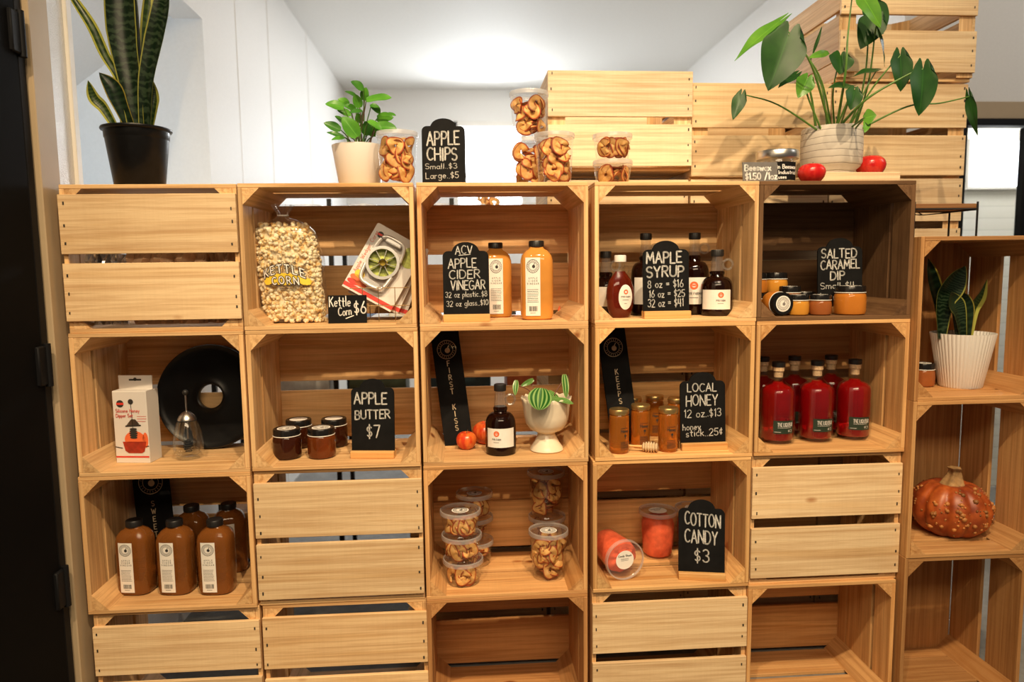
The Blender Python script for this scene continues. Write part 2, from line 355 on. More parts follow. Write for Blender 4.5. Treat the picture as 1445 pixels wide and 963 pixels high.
# ------------------------------------------------------------------ mesh helpers
class MB:
    """collects shapes, then links them as ONE mesh object"""
    def __init__(s): s.bm = bmesh.new(); s.uv = s.bm.loops.layers.uv.new('UVMap')
    def _add(s, vs, fs, mi=0, smooth=False, uvs=None):
        v = [s.bm.verts.new(p) for p in vs]
        for f in fs:
            try: q = s.bm.faces.new([v[i] for i in f])
            except ValueError: continue
            q.material_index = mi; q.smooth = smooth
            if uvs:
                for lp, i in zip(q.loops, f): lp[s.uv].uv = uvs[i]
    def box(s, c, d, mi=0, bev=0.0, rot=None):
        t = bmesh.new(); bmesh.ops.create_cube(t, size=1.0)
        for v in t.verts: v.co = Vector((v.co.x * d[0], v.co.y * d[1], v.co.z * d[2]))
        if bev: bmesh.ops.bevel(t, geom=t.edges[:], offset=bev, segments=1, affect='EDGES')
        R = rot.to_matrix() if rot else Matrix.Identity(3); c = Vector(c)
        idx = {v: i for i, v in enumerate(t.verts)}
        s._add([R @ v.co + c for v in t.verts], [[idx[v] for v in f.verts] for f in t.faces], mi); t.free()
    def lathe(s, prof, seg=40, mi=0, n=2.0, sx=1.0, sy=1.0, fn=None, c=(0, 0, 0), cap0=False, cap1=False, smooth=True):
        vs = []; fs = []; c = Vector(c)
        for (r, z) in prof:
            for k in range(seg):
                a = 2 * PI * k / seg; ca, sa = math.cos(a), math.sin(a)
                if n != 2.0:
                    q = (abs(ca) ** n + abs(sa) ** n) ** (-1.0 / n)
                else: q = 1.0
                p = Vector((r * q * ca * sx, r * q * sa * sy, z))
                if fn: p = fn(p, a)
                vs.append(p + c)
        m = len(prof)
        for i in range(m - 1):
            for k in range(seg):
                k2 = (k + 1) % seg
                fs.append((i * seg + k, i * seg + k2, (i + 1) * seg + k2, (i + 1) * seg + k))
        if cap0: fs.append(tuple(range(seg))[::-1])
        if cap1: fs.append(tuple((m - 1) * seg + k for k in range(seg)))
        s._add(vs, fs, mi, smooth)
    def tube(s, pts, r, seg=8, mi=0, closed=False, r1=None):
        pts = [Vector(p) for p in pts]; n = len(pts); vs = []; fs = []
        for i, p in enumerate(pts):
            if closed: d = pts[(i + 1) % n] - pts[i - 1]
            else: d = pts[min(i + 1, n - 1)] - pts[max(i - 1, 0)]
            d.normalize()
            h = Vector((0, 0, 1)) if abs(d.z) < .9 else Vector((1, 0, 0))
            a = d.cross(h).normalized(); b = d.cross(a)
            rr = r if r1 is None else r + (r1 - r) * i / max(1, n - 1)
            for k in range(seg):
                t = 2 * PI * k / seg; vs.append(p + (a * math.cos(t) + b * math.sin(t)) * rr)
        for i in range(n if closed else n - 1):
            j = (i + 1) % n
            for k in range(seg):
                k2 = (k + 1) % seg; fs.append((i * seg + k, i * seg + k2, j * seg + k2, j * seg + k))
        if not closed:
            fs.append(tuple(range(seg))); fs.append(tuple((n - 1) * seg + k for k in range(seg))[::-1])
        s._add(vs, fs, mi, True)
    def prism(s, outline, y0, y1, mi=0, fn=None):
        """outline in (x,z), extruded in y"""
        n = len(outline)
        vs = [Vector((x, y0, z)) for x, z in outline] + [Vector((x, y1, z)) for x, z in outline]
        if fn: vs = [fn(v) for v in vs]
        fs = [tuple(range(n)), tuple(range(2 * n - 1, n - 1, -1))] + [(i, i + n, (i + 1) % n + n, (i + 1) % n) for i in range(n)]
        s._add(vs, fs, mi)
    def ball(s, c, r, mi=0, sub=2, sc=(1, 1, 1), jit=0):
        t = bmesh.new(); bmesh.ops.create_icosphere(t, subdivisions=sub, radius=1.0); c = Vector(c)
        idx = {v: i for i, v in enumerate(t.verts)}
        vs = []
        for v in t.verts:
            q = r * (1 + random.uniform(-jit, jit)); vs.append(Vector((v.co.x * sc[0], v.co.y * sc[1], v.co.z * sc[2])) * q + c)
        s._add(vs, [[idx[v] for v in f.verts] for f in t.faces], mi, True); t.free()
    def grid(s, nu, nv, f, mi=0, smooth=True):
        vs = [f(i / nu, j / nv) for j in range(nv + 1) for i in range(nu + 1)]
        uvs = [(i / nu, j / nv) for j in range(nv + 1) for i in range(nu + 1)]
        fs = [(j * (nu + 1) + i, j * (nu + 1) + i + 1, (j + 1) * (nu + 1) + i + 1, (j + 1) * (nu + 1) + i) for j in range(nv) for i in range(nu)]
        s._add(vs, fs, mi, smooth, uvs)
    # flat marks laid on a surface by a map (a, b) -> point
    def ribbon(s, pts, w, mp, mi=0):
        for (a, b) in zip(pts, pts[1:]):
            dx, dy = b[0] - a[0], b[1] - a[1]; l = math.hypot(dx, dy)
            if l < 1e-9: continue
            nx, ny = -dy / l * w / 2, dx / l * w / 2
            s._add([mp(a[0] + nx, a[1] + ny), mp(a[0] - nx, a[1] - ny), mp(b[0] - nx, b[1] - ny), mp(b[0] + nx, b[1] + ny)], [(0, 1, 2, 3)], mi)
        for p in pts:
            s.dot(p[0], p[1], w / 2, mp, mi, 6)
    def dot(s, a, b, r, mp, mi=0, n=16, ry=None):
        ry = ry or r
        s._add([mp(a + r * math.cos(2 * PI * k / n), b + ry * math.sin(2 * PI * k / n)) for k in range(n)], [tuple(range(n))], mi)
    def ring(s, a, b, r, w, mp, mi=0, n=28):
        s.ribbon([(a + r * math.cos(2 * PI * k / n), b + r * math.sin(2 * PI * k / n)) for k in range(n + 1)], w, mp, mi)
    def rect(s, a0, b0, a1, b1, mp, mi=0, n=1):
        for k in range(n):
            p = a0 + (a1 - a0) * k / n; q = a0 + (a1 - a0) * (k + 1) / n
            s._add([mp(p, b0), mp(q, b0), mp(q, b1), mp(p, b1)], [(0, 1, 2, 3)], mi, n > 1)
    def build(s, name, mats, parent=None, loc=None, rot=None, col=None, sharp=38, recalc=True):
        me = bpy.data.meshes.new(name)
        if recalc: bmesh.ops.recalc_face_normals(s.bm, faces=s.bm.faces[:])
        s.bm.to_mesh(me); s.bm.free()
        for m in (mats if isinstance(mats, (list, tuple)) else [mats]): me.materials.append(m)
        if any(p.use_smooth for p in me.polygons): me.set_sharp_from_angle(angle=math.radians(sharp))
        o = bpy.data.objects.new(name, me); C.objects.link(o)
        if parent: o.parent = parent
        if loc: o.location = loc
        if rot: o.rotation_euler = rot
        if col: o.color = (*col, 1)
        return o

def thing(name, label, cat, loc=(0, 0, 0), rotz=0.0, group=None):
    o = bpy.data.objects.new(name, None); C.objects.link(o); o.empty_display_size = .05
    o.location = loc; o.rotation_euler = (0, 0, rotz)
    return tag(o, label, cat, group)
def tag(o, label, cat, group=None):
    o['label'] = label; o['category'] = cat
    if group: o['group'] = group
    return o
def struct(o): o['kind'] = 'structure'; return o
def dup(root, loc, label, rotz=None, group=None):
    r = root.copy(); C.objects.link(r); r.location = loc; r['label'] = label
    if rotz is not None: r.rotation_euler = (0, 0, rotz)
    if group: r['group'] = group
    for ch in list(root.children):
        c = ch.copy(); C.objects.link(c); c.parent = r
        for g in list(ch.children):
            d = g.copy(); C.objects.link(d); d.parent = c
    return r

# ------------------------------------------------------------------ stroke lettering
def arc(cx, cy, rx, ry, a0, a1, n=9):
    return [(cx + rx * math.cos(math.radians(a0 + (a1 - a0) * k / n)), cy + ry * math.sin(math.radians(a0 + (a1 - a0) * k / n))) for k in range(n + 1)]
G = {
 'A': (.66, [[(0, 0), (.33, 1), (.66, 0)], [(.13, .36), (.53, .36)]]),
 'B': (.58, [[(0, 0), (0, 1), (.28, 1)] + arc(.28, .77, .24, .23, 90, -90) + [(0, .54)], [(0, .54), (.3, .54)] + arc(.3, .27, .28, .27, 90, -90) + [(0, 0)]]),
 'C': (.62, [arc(.36, .5, .36, .5, 50, 310, 14)]),
 'D': (.64, [[(0, 0), (0, 1), (.22, 1)] + arc(.22, .5, .42, .5, 90, -90, 12) + [(0, 0)]]),
 'E': (.52, [[(.52, 1), (0, 1), (0, 0), (.52, 0)], [(0, .52), (.42, .52)]]),
 'F': (.5, [[(.5, 1), (0, 1), (0, 0)], [(0, .52), (.4, .52)]]),
 'G': (.66, [arc(.37, .5, .37, .5, 50, 330, 14) + [(.68, .42), (.42, .42)]]),
 'H': (.62, [[(0, 0), (0, 1)], [(.62, 0), (.62, 1)], [(0, .5), (.62, .5)]]),
 'I': (.10, [[(.05, 0), (.05, 1)]]),
 'K': (.58, [[(0, 0), (0, 1)], [(.55, 1), (0, .42)], [(.18, .58), (.58, 0)]]),
 'L': (.48, [[(0, 1), (0, 0), (.48, 0)]]),
 'M': (.78, [[(0, 0), (.08, 1), (.39, .3), (.70, 1), (.78, 0)]]),
 'N': (.64, [[(0, 0), (0, 1), (.64, 0), (.64, 1)]]),
 'O': (.72, [arc(.36, .5, .36, .5, 90, 450, 18)]),
 'P': (.54, [[(0, 0), (0, 1), (.27, 1)] + arc(.27, .74, .27, .26, 90, -90) + [(0, .48)]]),
 'Q': (.74, [arc(.36, .5, .36, .5, 90, 450, 18), [(.45, .25), (.74, -.06)]]),
 'R': (.58, [[(0, 0), (0, 1), (.27, 1)] + arc(.27, .75, .27, .25, 90, -90) + [(0, .5)], [(.22, .5), (.58, 0)]]),
 'S': (.54, [arc(.27, .75, .27, .25, 35, 270, 10) + arc(.27, .25, .27, .25, 90, -145, 10)]),
 'T': (.60, [[(0, 1), (.60, 1)], [(.30, 1), (.30, 0)]]),
 'U': (.62, [[(0, 1), (0, .31)] + arc(.31, .31, .31, .31, 180, 360, 10) + [(.62, 1)]]),
 'V': (.62, [[(0, 1), (.31, 0), (.62, 1)]]),
 'W': (.88, [[(0, 1), (.22, 0), (.44, .8), (.66, 0), (.88, 1)]]),
 'Y': (.60, [[(0, 1), (.30, .48), (.60, 1)], [(.30, .48), (.30, 0)]]),
 'Z': (.56, [[(0, 1), (.56, 1), (0, 0), (.56, 0)]]),
 'a': (.46, [arc(.22, .27, .22, .27, 70, 430, 12), [(.44, .54), (.44, .1), (.5, 0)]]),
 'c': (.40, [arc(.23, .27, .23, .27, 50, 310, 10)]),
 'd': (.46, [arc(.22, .27, .22, .27, 70, 430, 12), [(.45, 1), (.45, 0)]]),
 'e': (.44, [[(.02, .28), (.42, .30)] + arc(.22, .27, .21, .27, 10, 310, 11)]),
 'g': (.46, [arc(.22, .27, .22, .27, 70, 430, 12), [(.45, .54), (.45, -.2)] + arc(.24, -.2, .21, .2, 0, -150, 7)]),
 'h': (.44, [[(0, 1), (0, 0)], [(0, .3)] + arc(.21, .32, .21, .22, 180, 0, 7) + [(.42, 0)]]),
 'i': (.08, [[(.04, .52), (.04, 0)], [(.04, .74), (.05, .76)]]),
 'k': (.42, [[(0, 1), (0, 0)], [(.36, .55), (0, .22)], [(.12, .33), (.42, 0)]]),
 'l': (.08, [[(.04, 1), (.04, 0)]]),
 'm': (.70, [[(0, .54), (0, 0)], [(0, .34)] + arc(.17, .34, .17, .2, 180, 0, 6) + [(.34, 0)], [(.34, .34)] + arc(.51, .34, .17, .2, 180, 0, 6) + [(.68, 0)]]),
 'n': (.44, [[(0, .54), (0, 0)], [(0, .32)] + arc(.21, .32, .21, .22, 180, 0, 7) + [(.42, 0)]]),
 'o': (.46, [arc(.23, .27, .23, .27, 90, 450, 14)]),
 'p': (.46, [[(0, .54), (0, -.4)], arc(.22, .27, .22, .27, 180, 540, 12)]),
 'r': (.32, [[(0, .54), (0, 0)], [(0, .34)] + arc(.18, .34, .16, .2, 180, 50, 5)]),
 's': (.36, [arc(.18, .40, .16, .14, 40, 260, 7) + arc(.18, .13, .17, .13, 90, -150, 7)]),
 't': (.36, [[(.16, .9), (.16, .08), (.28, 0)], [(0, .56), (.36, .56)]]),
 'u': (.44, [[(0, .54), (0, .2)] + arc(.2, .2, .2, .2, 180, 340, 7) + [(.42, .54)], [(.42, .54), (.42, 0)]]),
 'w': (.60, [[(0, .54), (.14, 0), (.30, .46), (.46, 0), (.60, .54)]]),
 'x': (.40, [[(0, .54), (.40, 0)], [(.40, .54), (0, 0)]]),
 'y': (.44, [[(0, .54), (.22, .06)], [(.44, .54), (.1, -.36)]]),
 'z': (.40, [[(0, .54), (.40, .54), (0, 0), (.40, 0)]]),
 '0': (.52, [arc(.26, .5, .26, .5, 90, 450, 16)]),
 '1': (.18, [[(0, .8), (.14, 1), (.14, 0)]]),
 '2': (.52, [arc(.26, .73, .25, .27, 160, -20, 9) + [(0, 0), (.52, 0)]]),
 '3': (.50, [arc(.24, .76, .23, .24, 150, -90, 9), arc(.24, .26, .26, .26, 90, -150, 9)]),
 '4': (.54, [[(.06, 1), (0, .4), (.54, .4)], [(.42, 1), (.42, 0)]]),
 '5': (.50, [[(.48, 1), (.06, 1), (.02, .56)] + arc(.24, .30, .26, .30, 110, -150, 10)]),
 '6': (.52, [[(.36, 1), (.06, .42)] + arc(.27, .27, .25, .27, 150, -210, 14)]),
 '7': (.52, [[(0, 1), (.52, 1), (.2, 0)]]),
 '8': (.50, [arc(.25, .76, .21, .24, 90, 450, 12), arc(.25, .26, .25, .26, 90, 450, 12)]),
 '$': (.46, [arc(.23, .70, .21, .2, 35, 270, 8) + arc(.23, .30, .21, .2, 90, -145, 8), [(.23, 1.08), (.23, -.08)]]),
 '\u00a2': (.42, [arc(.22, .5, .21, .28, 50, 310, 9), [(.24, 1.0), (.20, .05)]]),
 '=': (.40, [[(0, .58), (.40, .58)], [(0, .38), (.40, .38)]]),
 '.': (.06, [[(.03, 0), (.04, .02)]]), '/': (.4, [[(0, -.1), (.4, 1.1)]]), '#': (.5, [[(.15, 0), (.2, 1)], [(.35, 0), (.4, 1)], [(0, .35), (.5, .35)], [(0, .65), (.5, .65)]]),
 ' ': (.30, []),
}
def text(mb, t, x0, x1, y, h, lw, mp, mi=0, slope=0.0, jit=0.0, gap=.20):
    adv = sum(G[c][0] + gap for c in t) - gap
    k = (x1 - x0) / adv; x = 0.0
    for c in t:
        w, st = G[c]; dy = random.uniform(-jit, jit) * h; sk = random.uniform(-jit, jit)
        for pl in st:
            pts = []
            for (a, b) in pl:
                X = x0 + (x + a + sk * b * .6) * k; pts.append((X, y + b * h + dy + slope * (X - x0)))
            mb.ribbon(pts, lw, mp, mi)
        x += w + gap
def textlines(mb, x0, x1, y0, y1, n, mp, mi, lw):
    """rows of fine print too small to read"""
    for i in range(n):
        b = y1 - (y1 - y0) * i / max(1, n - 1); x = x0
        end = x1 - random.uniform(0, .12) * (x1 - x0)
        while x < end:
            q = min(end, x + random.uniform(.06, .17) * (x1 - x0)); mb.ribbon([(x, b), (q, b)], lw, mp, mi); x = q + .04 * (x1 - x0)
def flat(y, tilt=0.0, off=(0, 0, 0)):
    return lambda a, b: Vector((a, y, b)) + Vector(off)
def cyl(r, z0=0.0, a0=0.0, e=.0006):
    R = r + e
    return lambda a, b: Vector((R * math.sin(a / r + a0), -R * math.cos(a / r + a0), z0 + b))
def sup(rx, ry, n, e=.0008):
    return lambda a, b: Vector((a, -(ry * max(0.0, 1 - abs(a / rx) ** n) ** (1 / n)) - e, b))
def lift(mp, d):
    """the same map a hair further out, for print on a label"""
    def f(a, b):
        p = mp(a, b); q = Vector((p.x, p.y, 0)); l = q.length
        return p + (q / l * d if l > 1e-6 else Vector((0, -d, 0)))
    return f
def fwd(mp, d): return lambda a, b: mp(a, b) + Vector((0, -d, 0))
def bez(pts, n=12):
    """smooth curve through points (Catmull-Rom)"""
    P = [Vector(p) for p in pts]; P = [P[0] * 2 - P[1]] + P + [P[-1] * 2 - P[-2]]; out = []
    for i in range(1, len(P) - 2):
        for k in range(n):
            t = k / n; a, b, c, d = P[i - 1], P[i], P[i + 1], P[i + 2]
            out.append(.5 * ((2 * b) + (c - a) * t + (2 * a - 5 * b + 4 * c - d) * t * t + (3 * b - a - 3 * c + d) * t ** 3))
    out.append(P[-2]); return out

# ------------------------------------------------------------------ the room
CEIL = 3.0
def slab(name, lo, hi, m, parent=None):
    mb = MB(); lo = Vector(lo); hi = Vector(hi); mb.box((0, 0, 0), hi - lo)
    return struct(mb.build(name, m, parent, (lo + hi) / 2))
slab('floor', (-4.0, -3.2, -.1), (4.2, 5.2, 0), M['concrete'])
slab('ceiling', (-1.2, .9, CEIL), (4.2, 5.2, CEIL + .1), M['ceil'])
XL = -1.085
def holed(name, axis, pos, th, lo, hi, hole, m):
    """wall with one rectangular hole; axis 'x' or 'y' is its normal; lo, hi, hole in (along, z)"""
    mb = MB()
    (a0, z0), (a1, z1) = lo, hi; (h0, g0), (h1, g1) = hole
    for (p, q, r, t) in ((a0, z0, h0, z1), (h1, z0, a1, z1), (h0, z0, h1, g0), (h0, g1, h1, z1)):
        if r - p < 1e-4 or t - q < 1e-4: continue
        c = ((p + r) / 2, (q + t) / 2); d = (r - p, t - q)
        if axis == 'x': mb.box((pos, c[0], c[1]), (th, d[0], d[1]))
        else: mb.box((c[0], pos, c[1]), (d[0], th, d[1]))
    return struct(mb.build(name, m))
wl = holed('wall_left', 'x', XL - .06, .12, (.062, 0), (5.1, CEIL), ((.19, 1.30), (1.285, 2.39)), M['wall'])
pm = MB(); pm.box((XL + .002, .115, CEIL / 2), (.006, .106, CEIL)); struct(pm.build('trim_4', M['pebble']))
slab('wall_left_front', (XL - .12, -3.2, 0), (XL, .062, CEIL), M['wall'])
# window opening in the left wall: pale casing along its near edge
mb = MB(); mb.box((XL + .004, .181, 1.95), (.022, .026, 1.9), bev=.002); struct(mb.build('trim_1', M['white_trim']))
# casing and black door at the far left
mb = MB(); mb.box((XL + .012, .015, 1.5), (.024, .088, 3.0), bev=.003); struct(mb.build('trim_2', M['trim']))
mb = MB(); mb.box((XL + .006, -.050, 1.5), (.012, .03, 3.0), bev=.002); struct(mb.build('trim_3', M['black_frame']))
mb = MB(); mb.box((0, 0, 0), (.05, .95, 2.72), bev=.003)
dr = struct(mb.build('door_1', M['door_black'], None, (XL - .010, -.545, 1.37)))
for z in (1.905, 1.09, .50):
    h = MB(); h.box((.028, .470, z - 1.37), (.012, .05, .10), bev=.003)
    h.tube([(.032, .485, z - 1.37 - .055), (.032, .485, z - 1.37 + .055)], .009, 10)
    h.build('hinge', M['black_frame'], dr)
# seam lines and screws of the left wall's panels
for y in (1.75, 2.35, 3.4):
    mb = MB(); mb.box((XL + .001, y, CEIL / 2), (.003, .006, CEIL)); struct(mb.build('trim_5', M['white_trim']))
# lean-to beyond the opening
mb = MB(); mb._add([(XL - .12, -.6, 2.42), (XL - .12, 2.0, 2.42), (-2.05, 2.0, 1.81), (-2.05, -.6, 1.81), (XL - .12, -.6, 2.47), (XL - .12, 2.0, 2.47), (-2.05, 2.0, 1.86), (-2.05, -.6, 1.86)],
    [(0, 1, 2, 3), (4, 5, 6, 7), (0, 1, 5, 4), (2, 3, 7, 6), (1, 2, 6, 5), (0, 3, 7, 4)]); struct(mb.build('ceiling_lean_to', M['wall']))
slab('wall_lean_to', (-1.95, -.6, 0), (-1.85, 2.0, 1.98), M['wall'])
slab('wall_lean_to_end', (-1.95, 1.30, 0), (XL - .12, 1.36, 2.5), M['wall'])
slab('wall_lean_to_near', (-1.95, -.66, 0), (XL - .12, -.6, 2.5), M['wall'])
# far wall with the bright window
holed('wall_far', 'y', 5.06, .12, (-1.2, 0), (2.1, CEIL), ((-.03, 1.75), (.58, 2.66)), M['wall'])
wn = MB()
for (c, d) in (((.275, 5.0, 2.68), (.70, .05, .05)), ((.275, 5.0, 1.73), (.70, .05, .05)), ((-.05, 5.0, 2.205), (.05, .05, 1.0)), ((.60, 5.0, 2.205), (.05, .05, 1.0)), ((.275, 5.05, 2.2), (.61, .03, .03))):
    wn.box(c, d, bev=.004)
w1 = struct(wn.build('window_1', M['white_trim']))
pn = MB(); pn.box((.275, 5.09, 2.205), (.61, .012, .91)); pn.build('pane', M['sky_pane'], w1)
slab('wall_right', (1.97, 1.2, 0), (2.07, 5.1, CEIL), M['wall'])
# facing wall at the right with a black-framed glass door
holed('wall_passage', 'y', 1.26, .12, (2.07, 0), (4.2, CEIL), ((2.26, 0), (3.1, 1.955)), M['wall'])
mb = MB(); mb.box((2.7, 1.192, 2.0), (.95, .016, .075), bev=.002); struct(mb.build('trim_6', M['trim']))
df = MB()
df.box((2.68, 1.20, 1.945), (.88, .07, .03), bev=.003); df.box((2.25, 1.20, .98), (.03, .07, 1.93), bev=.003); df.box((3.1, 1.20, .98), (.03, .07, 1.93), bev=.003)
df.box((2.585, 1.20, .96), (.07, .04, 1.93), bev=.003)
d2 = struct(df.build('door_2', M['black_frame']))
gp = MB(); gp.box((2.41, 1.205, .97), (.28, .006, 1.9)); gp.build('glass_pane', M['glass'], d2)
slab('wall_outside', (2.2, 1.95, 0), (4.2, 2.05, CEIL), M['siding'])
ow = MB(); ow.box((2.985, 1.94, 1.867), (.31, .03, .285), bev=.004); w2 = struct(ow.build('window_2', M['white_trim']))
op = MB(); op.box((2.985, 1.925, 1.867), (.27, .012, .245)); op.build('pane', M['sky_pane'], w2)
# round lamp in the back room's ceiling
cl = thing('ceiling_lamp', 'small round glowing lamp on the white ceiling of the back room', 'lamp', (.40, 4.2, CEIL))
mb = MB(); mb.lathe([(.095, 0), (.095, -.012), (.075, -.022)], 32); mb.build('lamp_ring', M['white_trim'], cl)
mb = MB(); mb.lathe([(.088, -.012), (.085, -.05), (.06, -.085), (.001, -.095)], 32); mb.build('diffuser', M['lamp_glow'], cl)

# ------------------------------------------------------------------ crates
H = .388; D = .305; T = .011
def plank(name, parent, c, axl, axw, l, w, th, m, tint, R, S, staple=0, bev=.0012):
    """board with its grain along axl; staple = +1/-1: side (along its thickness) that shows the staples"""
    mb = MB(); mb.box((0, 0, 0), (l, th, w), bev=bev)
    if staple:
        for ex in (-1, 1):
            for q in (-.36, -.05, .3):
                z = q * w + random.uniform(-.012, .012) * (w / .15)
                mb.box((ex * (l / 2 - random.uniform(.010, .015)), staple * (th / 2), z), (random.uniform(.003, .0045), .0022, random.uniform(.006, .009)), 1)
    z = Vector(axw); x = Vector(axl); y = z.cross(x)
    B = R @ Matrix((x, y, z)).transposed()
    k = random.uniform(.93, 1.06)
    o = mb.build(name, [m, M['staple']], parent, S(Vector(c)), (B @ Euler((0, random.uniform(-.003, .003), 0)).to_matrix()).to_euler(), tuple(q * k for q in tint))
    return o
def crate(label, x, y, z, kind='open', W=.46, Hh=H, tint=(1, 1, 1), old=False, group='wooden crates of the display wall', base=None, name='wooden_crate', yaw=0.0, pale=None, slats=((0, .140), (.164, .294))):
    root = thing(name, label, 'crate', (x, y, z), yaw, group)
    if kind == 'open': R = Matrix.Identity(3); S = lambda p: p
    elif kind == 'closed': R = Matrix(((-1, 0, 0), (0, -1, 0), (0, 0, 1))); S = lambda p: Vector((-p.x, D - p.y, p.z))
    elif kind == 'portrait': R = Matrix(((0, 0, 1), (0, 1, 0), (-1, 0, 0))); S = lambda p: Vector((p.z - Hh / 2, p.y, W / 2 - p.x))
    else: R = Matrix(((1, 0, 0), (0, 0, 1), (0, -1, 0))); S = lambda p: Vector((p.x, p.z, D - p.y))
    wd = M['wood_old'] if old else M['wood']; wf = wd if old else M['wood_face']
    base = base or ([(.022, .172), (.202, .354)] if kind != 'portrait' else [(.013, .172), (.198, .3625)])
    X, Y, Z = (1, 0, 0), (0, 1, 0), (0, 0, 1)
    for zz, st in ((Hh - T / 2, 1), (T / 2, -1)):
        s = st if kind == 'upright' else 0
        for (a, b) in (((0, .140), (.164, .294)) if kind == 'upright' and st == 1 else slats):
            # axw = depth axis here
            plank('long_slat', root, (0, (a + b) / 2, zz), X, Y, W, b - a, T, wf if kind == 'upright' else wd, tint, R, S, -s)
    for sx in (-1, 1):
        for (a, b) in ((0, .084), (.099, .238), (.2405, D - T)):
            plank('end_slat', root, (sx * (W / 2 - .006), (a + b) / 2, Hh / 2), Z, Y, Hh - 2 * T, b - a, .012, wd, tint, R, S)
    for (a, b) in base:
        plank('base_slat', root, (0, D - T / 2, (a + b) / 2), X, Z, W, b - a, T, wf if kind == 'closed' else wd, pale or tint, R, S, 1 if kind == 'closed' else 0)
    lg = .044; pl = D - T
    for sx in (-1, 1):
        for sz in (0, 1):
            o2 = [(0, 0), (-sx * lg, 0), (0, lg if sz == 0 else -lg)]
            mb = MB(); n = 3
            vs = [Vector((xx, -dx, dz)) for xx in (-pl / 2, pl / 2) for dx, dz in o2]
            mb._add(vs, [(0, 1, 2), (5, 4, 3), (0, 1, 4, 3), (1, 2, 5, 4), (2, 0, 3, 5)])
            B = R @ Matrix((Vector(Y), Vector((-1, 0, 0)), Vector(Z))).transposed()
            k = random.uniform(.88, 1.05)
            mb.build('corner_post', wd, root, S(Vector((sx * (W / 2 - .0122), pl / 2, T + .0002 if sz == 0 else Hh - T - .0002))), B.to_euler(), tuple(q * k for q in tint))
    return root
Z1, Z2, Z3, Z4 = 3 * H, 2 * H, H, 0.0
CW = [.450, .459, .463, .459, .449]
CX = [-.8175, -.3570, .1115, .5880, 1.0455]
warm = (1.0, .93, .84); lt = (1.03, 1.0, .97)
crate('pale closed crate of two front boards, under the black-potted snake plant', CX[0], 0, Z1, 'closed', CW[0], tint=warm, base=[(.032, .184), (.208, .362)])
crate('open crate with the popcorn bag and corer packs inside', CX[1] - .001, .002, Z1, 'open', CW[1], tint=warm)
crate('open crate holding the cider vinegar sign and two orange bottles', CX[2], 0, Z1, 'open', CW[2], tint=(1.04, .93, .84))
crate('open crate with the maple syrup bottles and sign', CX[3] + .002, 0, Z1, 'open', CW[3], tint=(1.05, 1.0, .93))
crate('old dark brown crate of caramel jars, top right of the wall', CX[4], 0, Z1, 'open', CW[4], old=True, tint=(1, 1, 1))
crate('open crate holding the honey dipper box and the black disc', CX[0] + .001, 0, Z2, 'open', CW[0], tint=warm)
crate('open crate with four apple butter jars', CX[1], .003, Z2, 'open', CW[1], tint=(1.03, .95, .85))
crate('open crate with the footed white planter and single syrup jug', CX[2], 0, Z2, 'open', CW[2], tint=(1.0, .90, .78))
crate('open crate with honey jars and the local honey sign', CX[3] + .001, -.002, Z2, 'open', CW[3] - .004, tint=(1.02, .88, .68))
crate('open crate with six red liqueur bottles', CX[4] + .001, 0, Z2, 'open', CW[4], tint=(.95, .80, .62))
crate('open crate with five brown cider vinegar bottles', CX[0] - .001, 0, Z3, 'open', CW[0] + .004, tint=(.98, .86, .72))
crate('closed pale crate directly below the apple butter crate', CX[1] + .001, 0, Z3, 'closed', CW[1], tint=warm, base=[(.020, .180), (.198, .354)])
crate('open crate with stacked tubs of dried apple rings', CX[2] - .002, 0, Z3, 'open', CW[2] - .002, tint=(.92, .74, .56), base=[(.03, .185), (.187, .362)])
crate('open crate with the tubs of red cotton candy', CX[3] - .003, 0, Z3, 'open', CW[3], tint=(1.02, .88, .68))
crate('closed crate with grey-stained boards below the liqueur bottles', CX[4] - .001, 0, Z3, 'closed', CW[4], tint=warm, pale=(.98, .93, .86))
crate('closed crate at the bottom left below the brown vinegar bottles', CX[0] + .004, 0, Z4, 'closed', CW[0], tint=warm, base=[(.032, .184), (.208, .35)])
crate('closed orange-grained crate, bottom row, second from the left', CX[1] + .006, .002, Z4, 'closed', CW[1], tint=(1, .9, .78), pale=(1, .88, .74))
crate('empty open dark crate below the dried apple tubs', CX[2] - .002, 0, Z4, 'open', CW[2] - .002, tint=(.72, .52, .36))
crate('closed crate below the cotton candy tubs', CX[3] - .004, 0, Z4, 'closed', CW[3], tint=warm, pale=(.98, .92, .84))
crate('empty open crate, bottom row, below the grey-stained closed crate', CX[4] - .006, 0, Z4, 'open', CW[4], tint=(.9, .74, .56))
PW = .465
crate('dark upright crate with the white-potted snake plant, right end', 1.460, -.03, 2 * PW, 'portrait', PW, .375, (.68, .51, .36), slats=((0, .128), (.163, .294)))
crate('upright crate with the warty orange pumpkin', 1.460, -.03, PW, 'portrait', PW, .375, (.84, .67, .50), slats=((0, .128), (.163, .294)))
crate('empty dark upright crate under the pumpkin crate', 1.458, -.028, 0, 'portrait', PW, .375, (.60, .44, .30), slats=((0, .128), (.163, .294)))
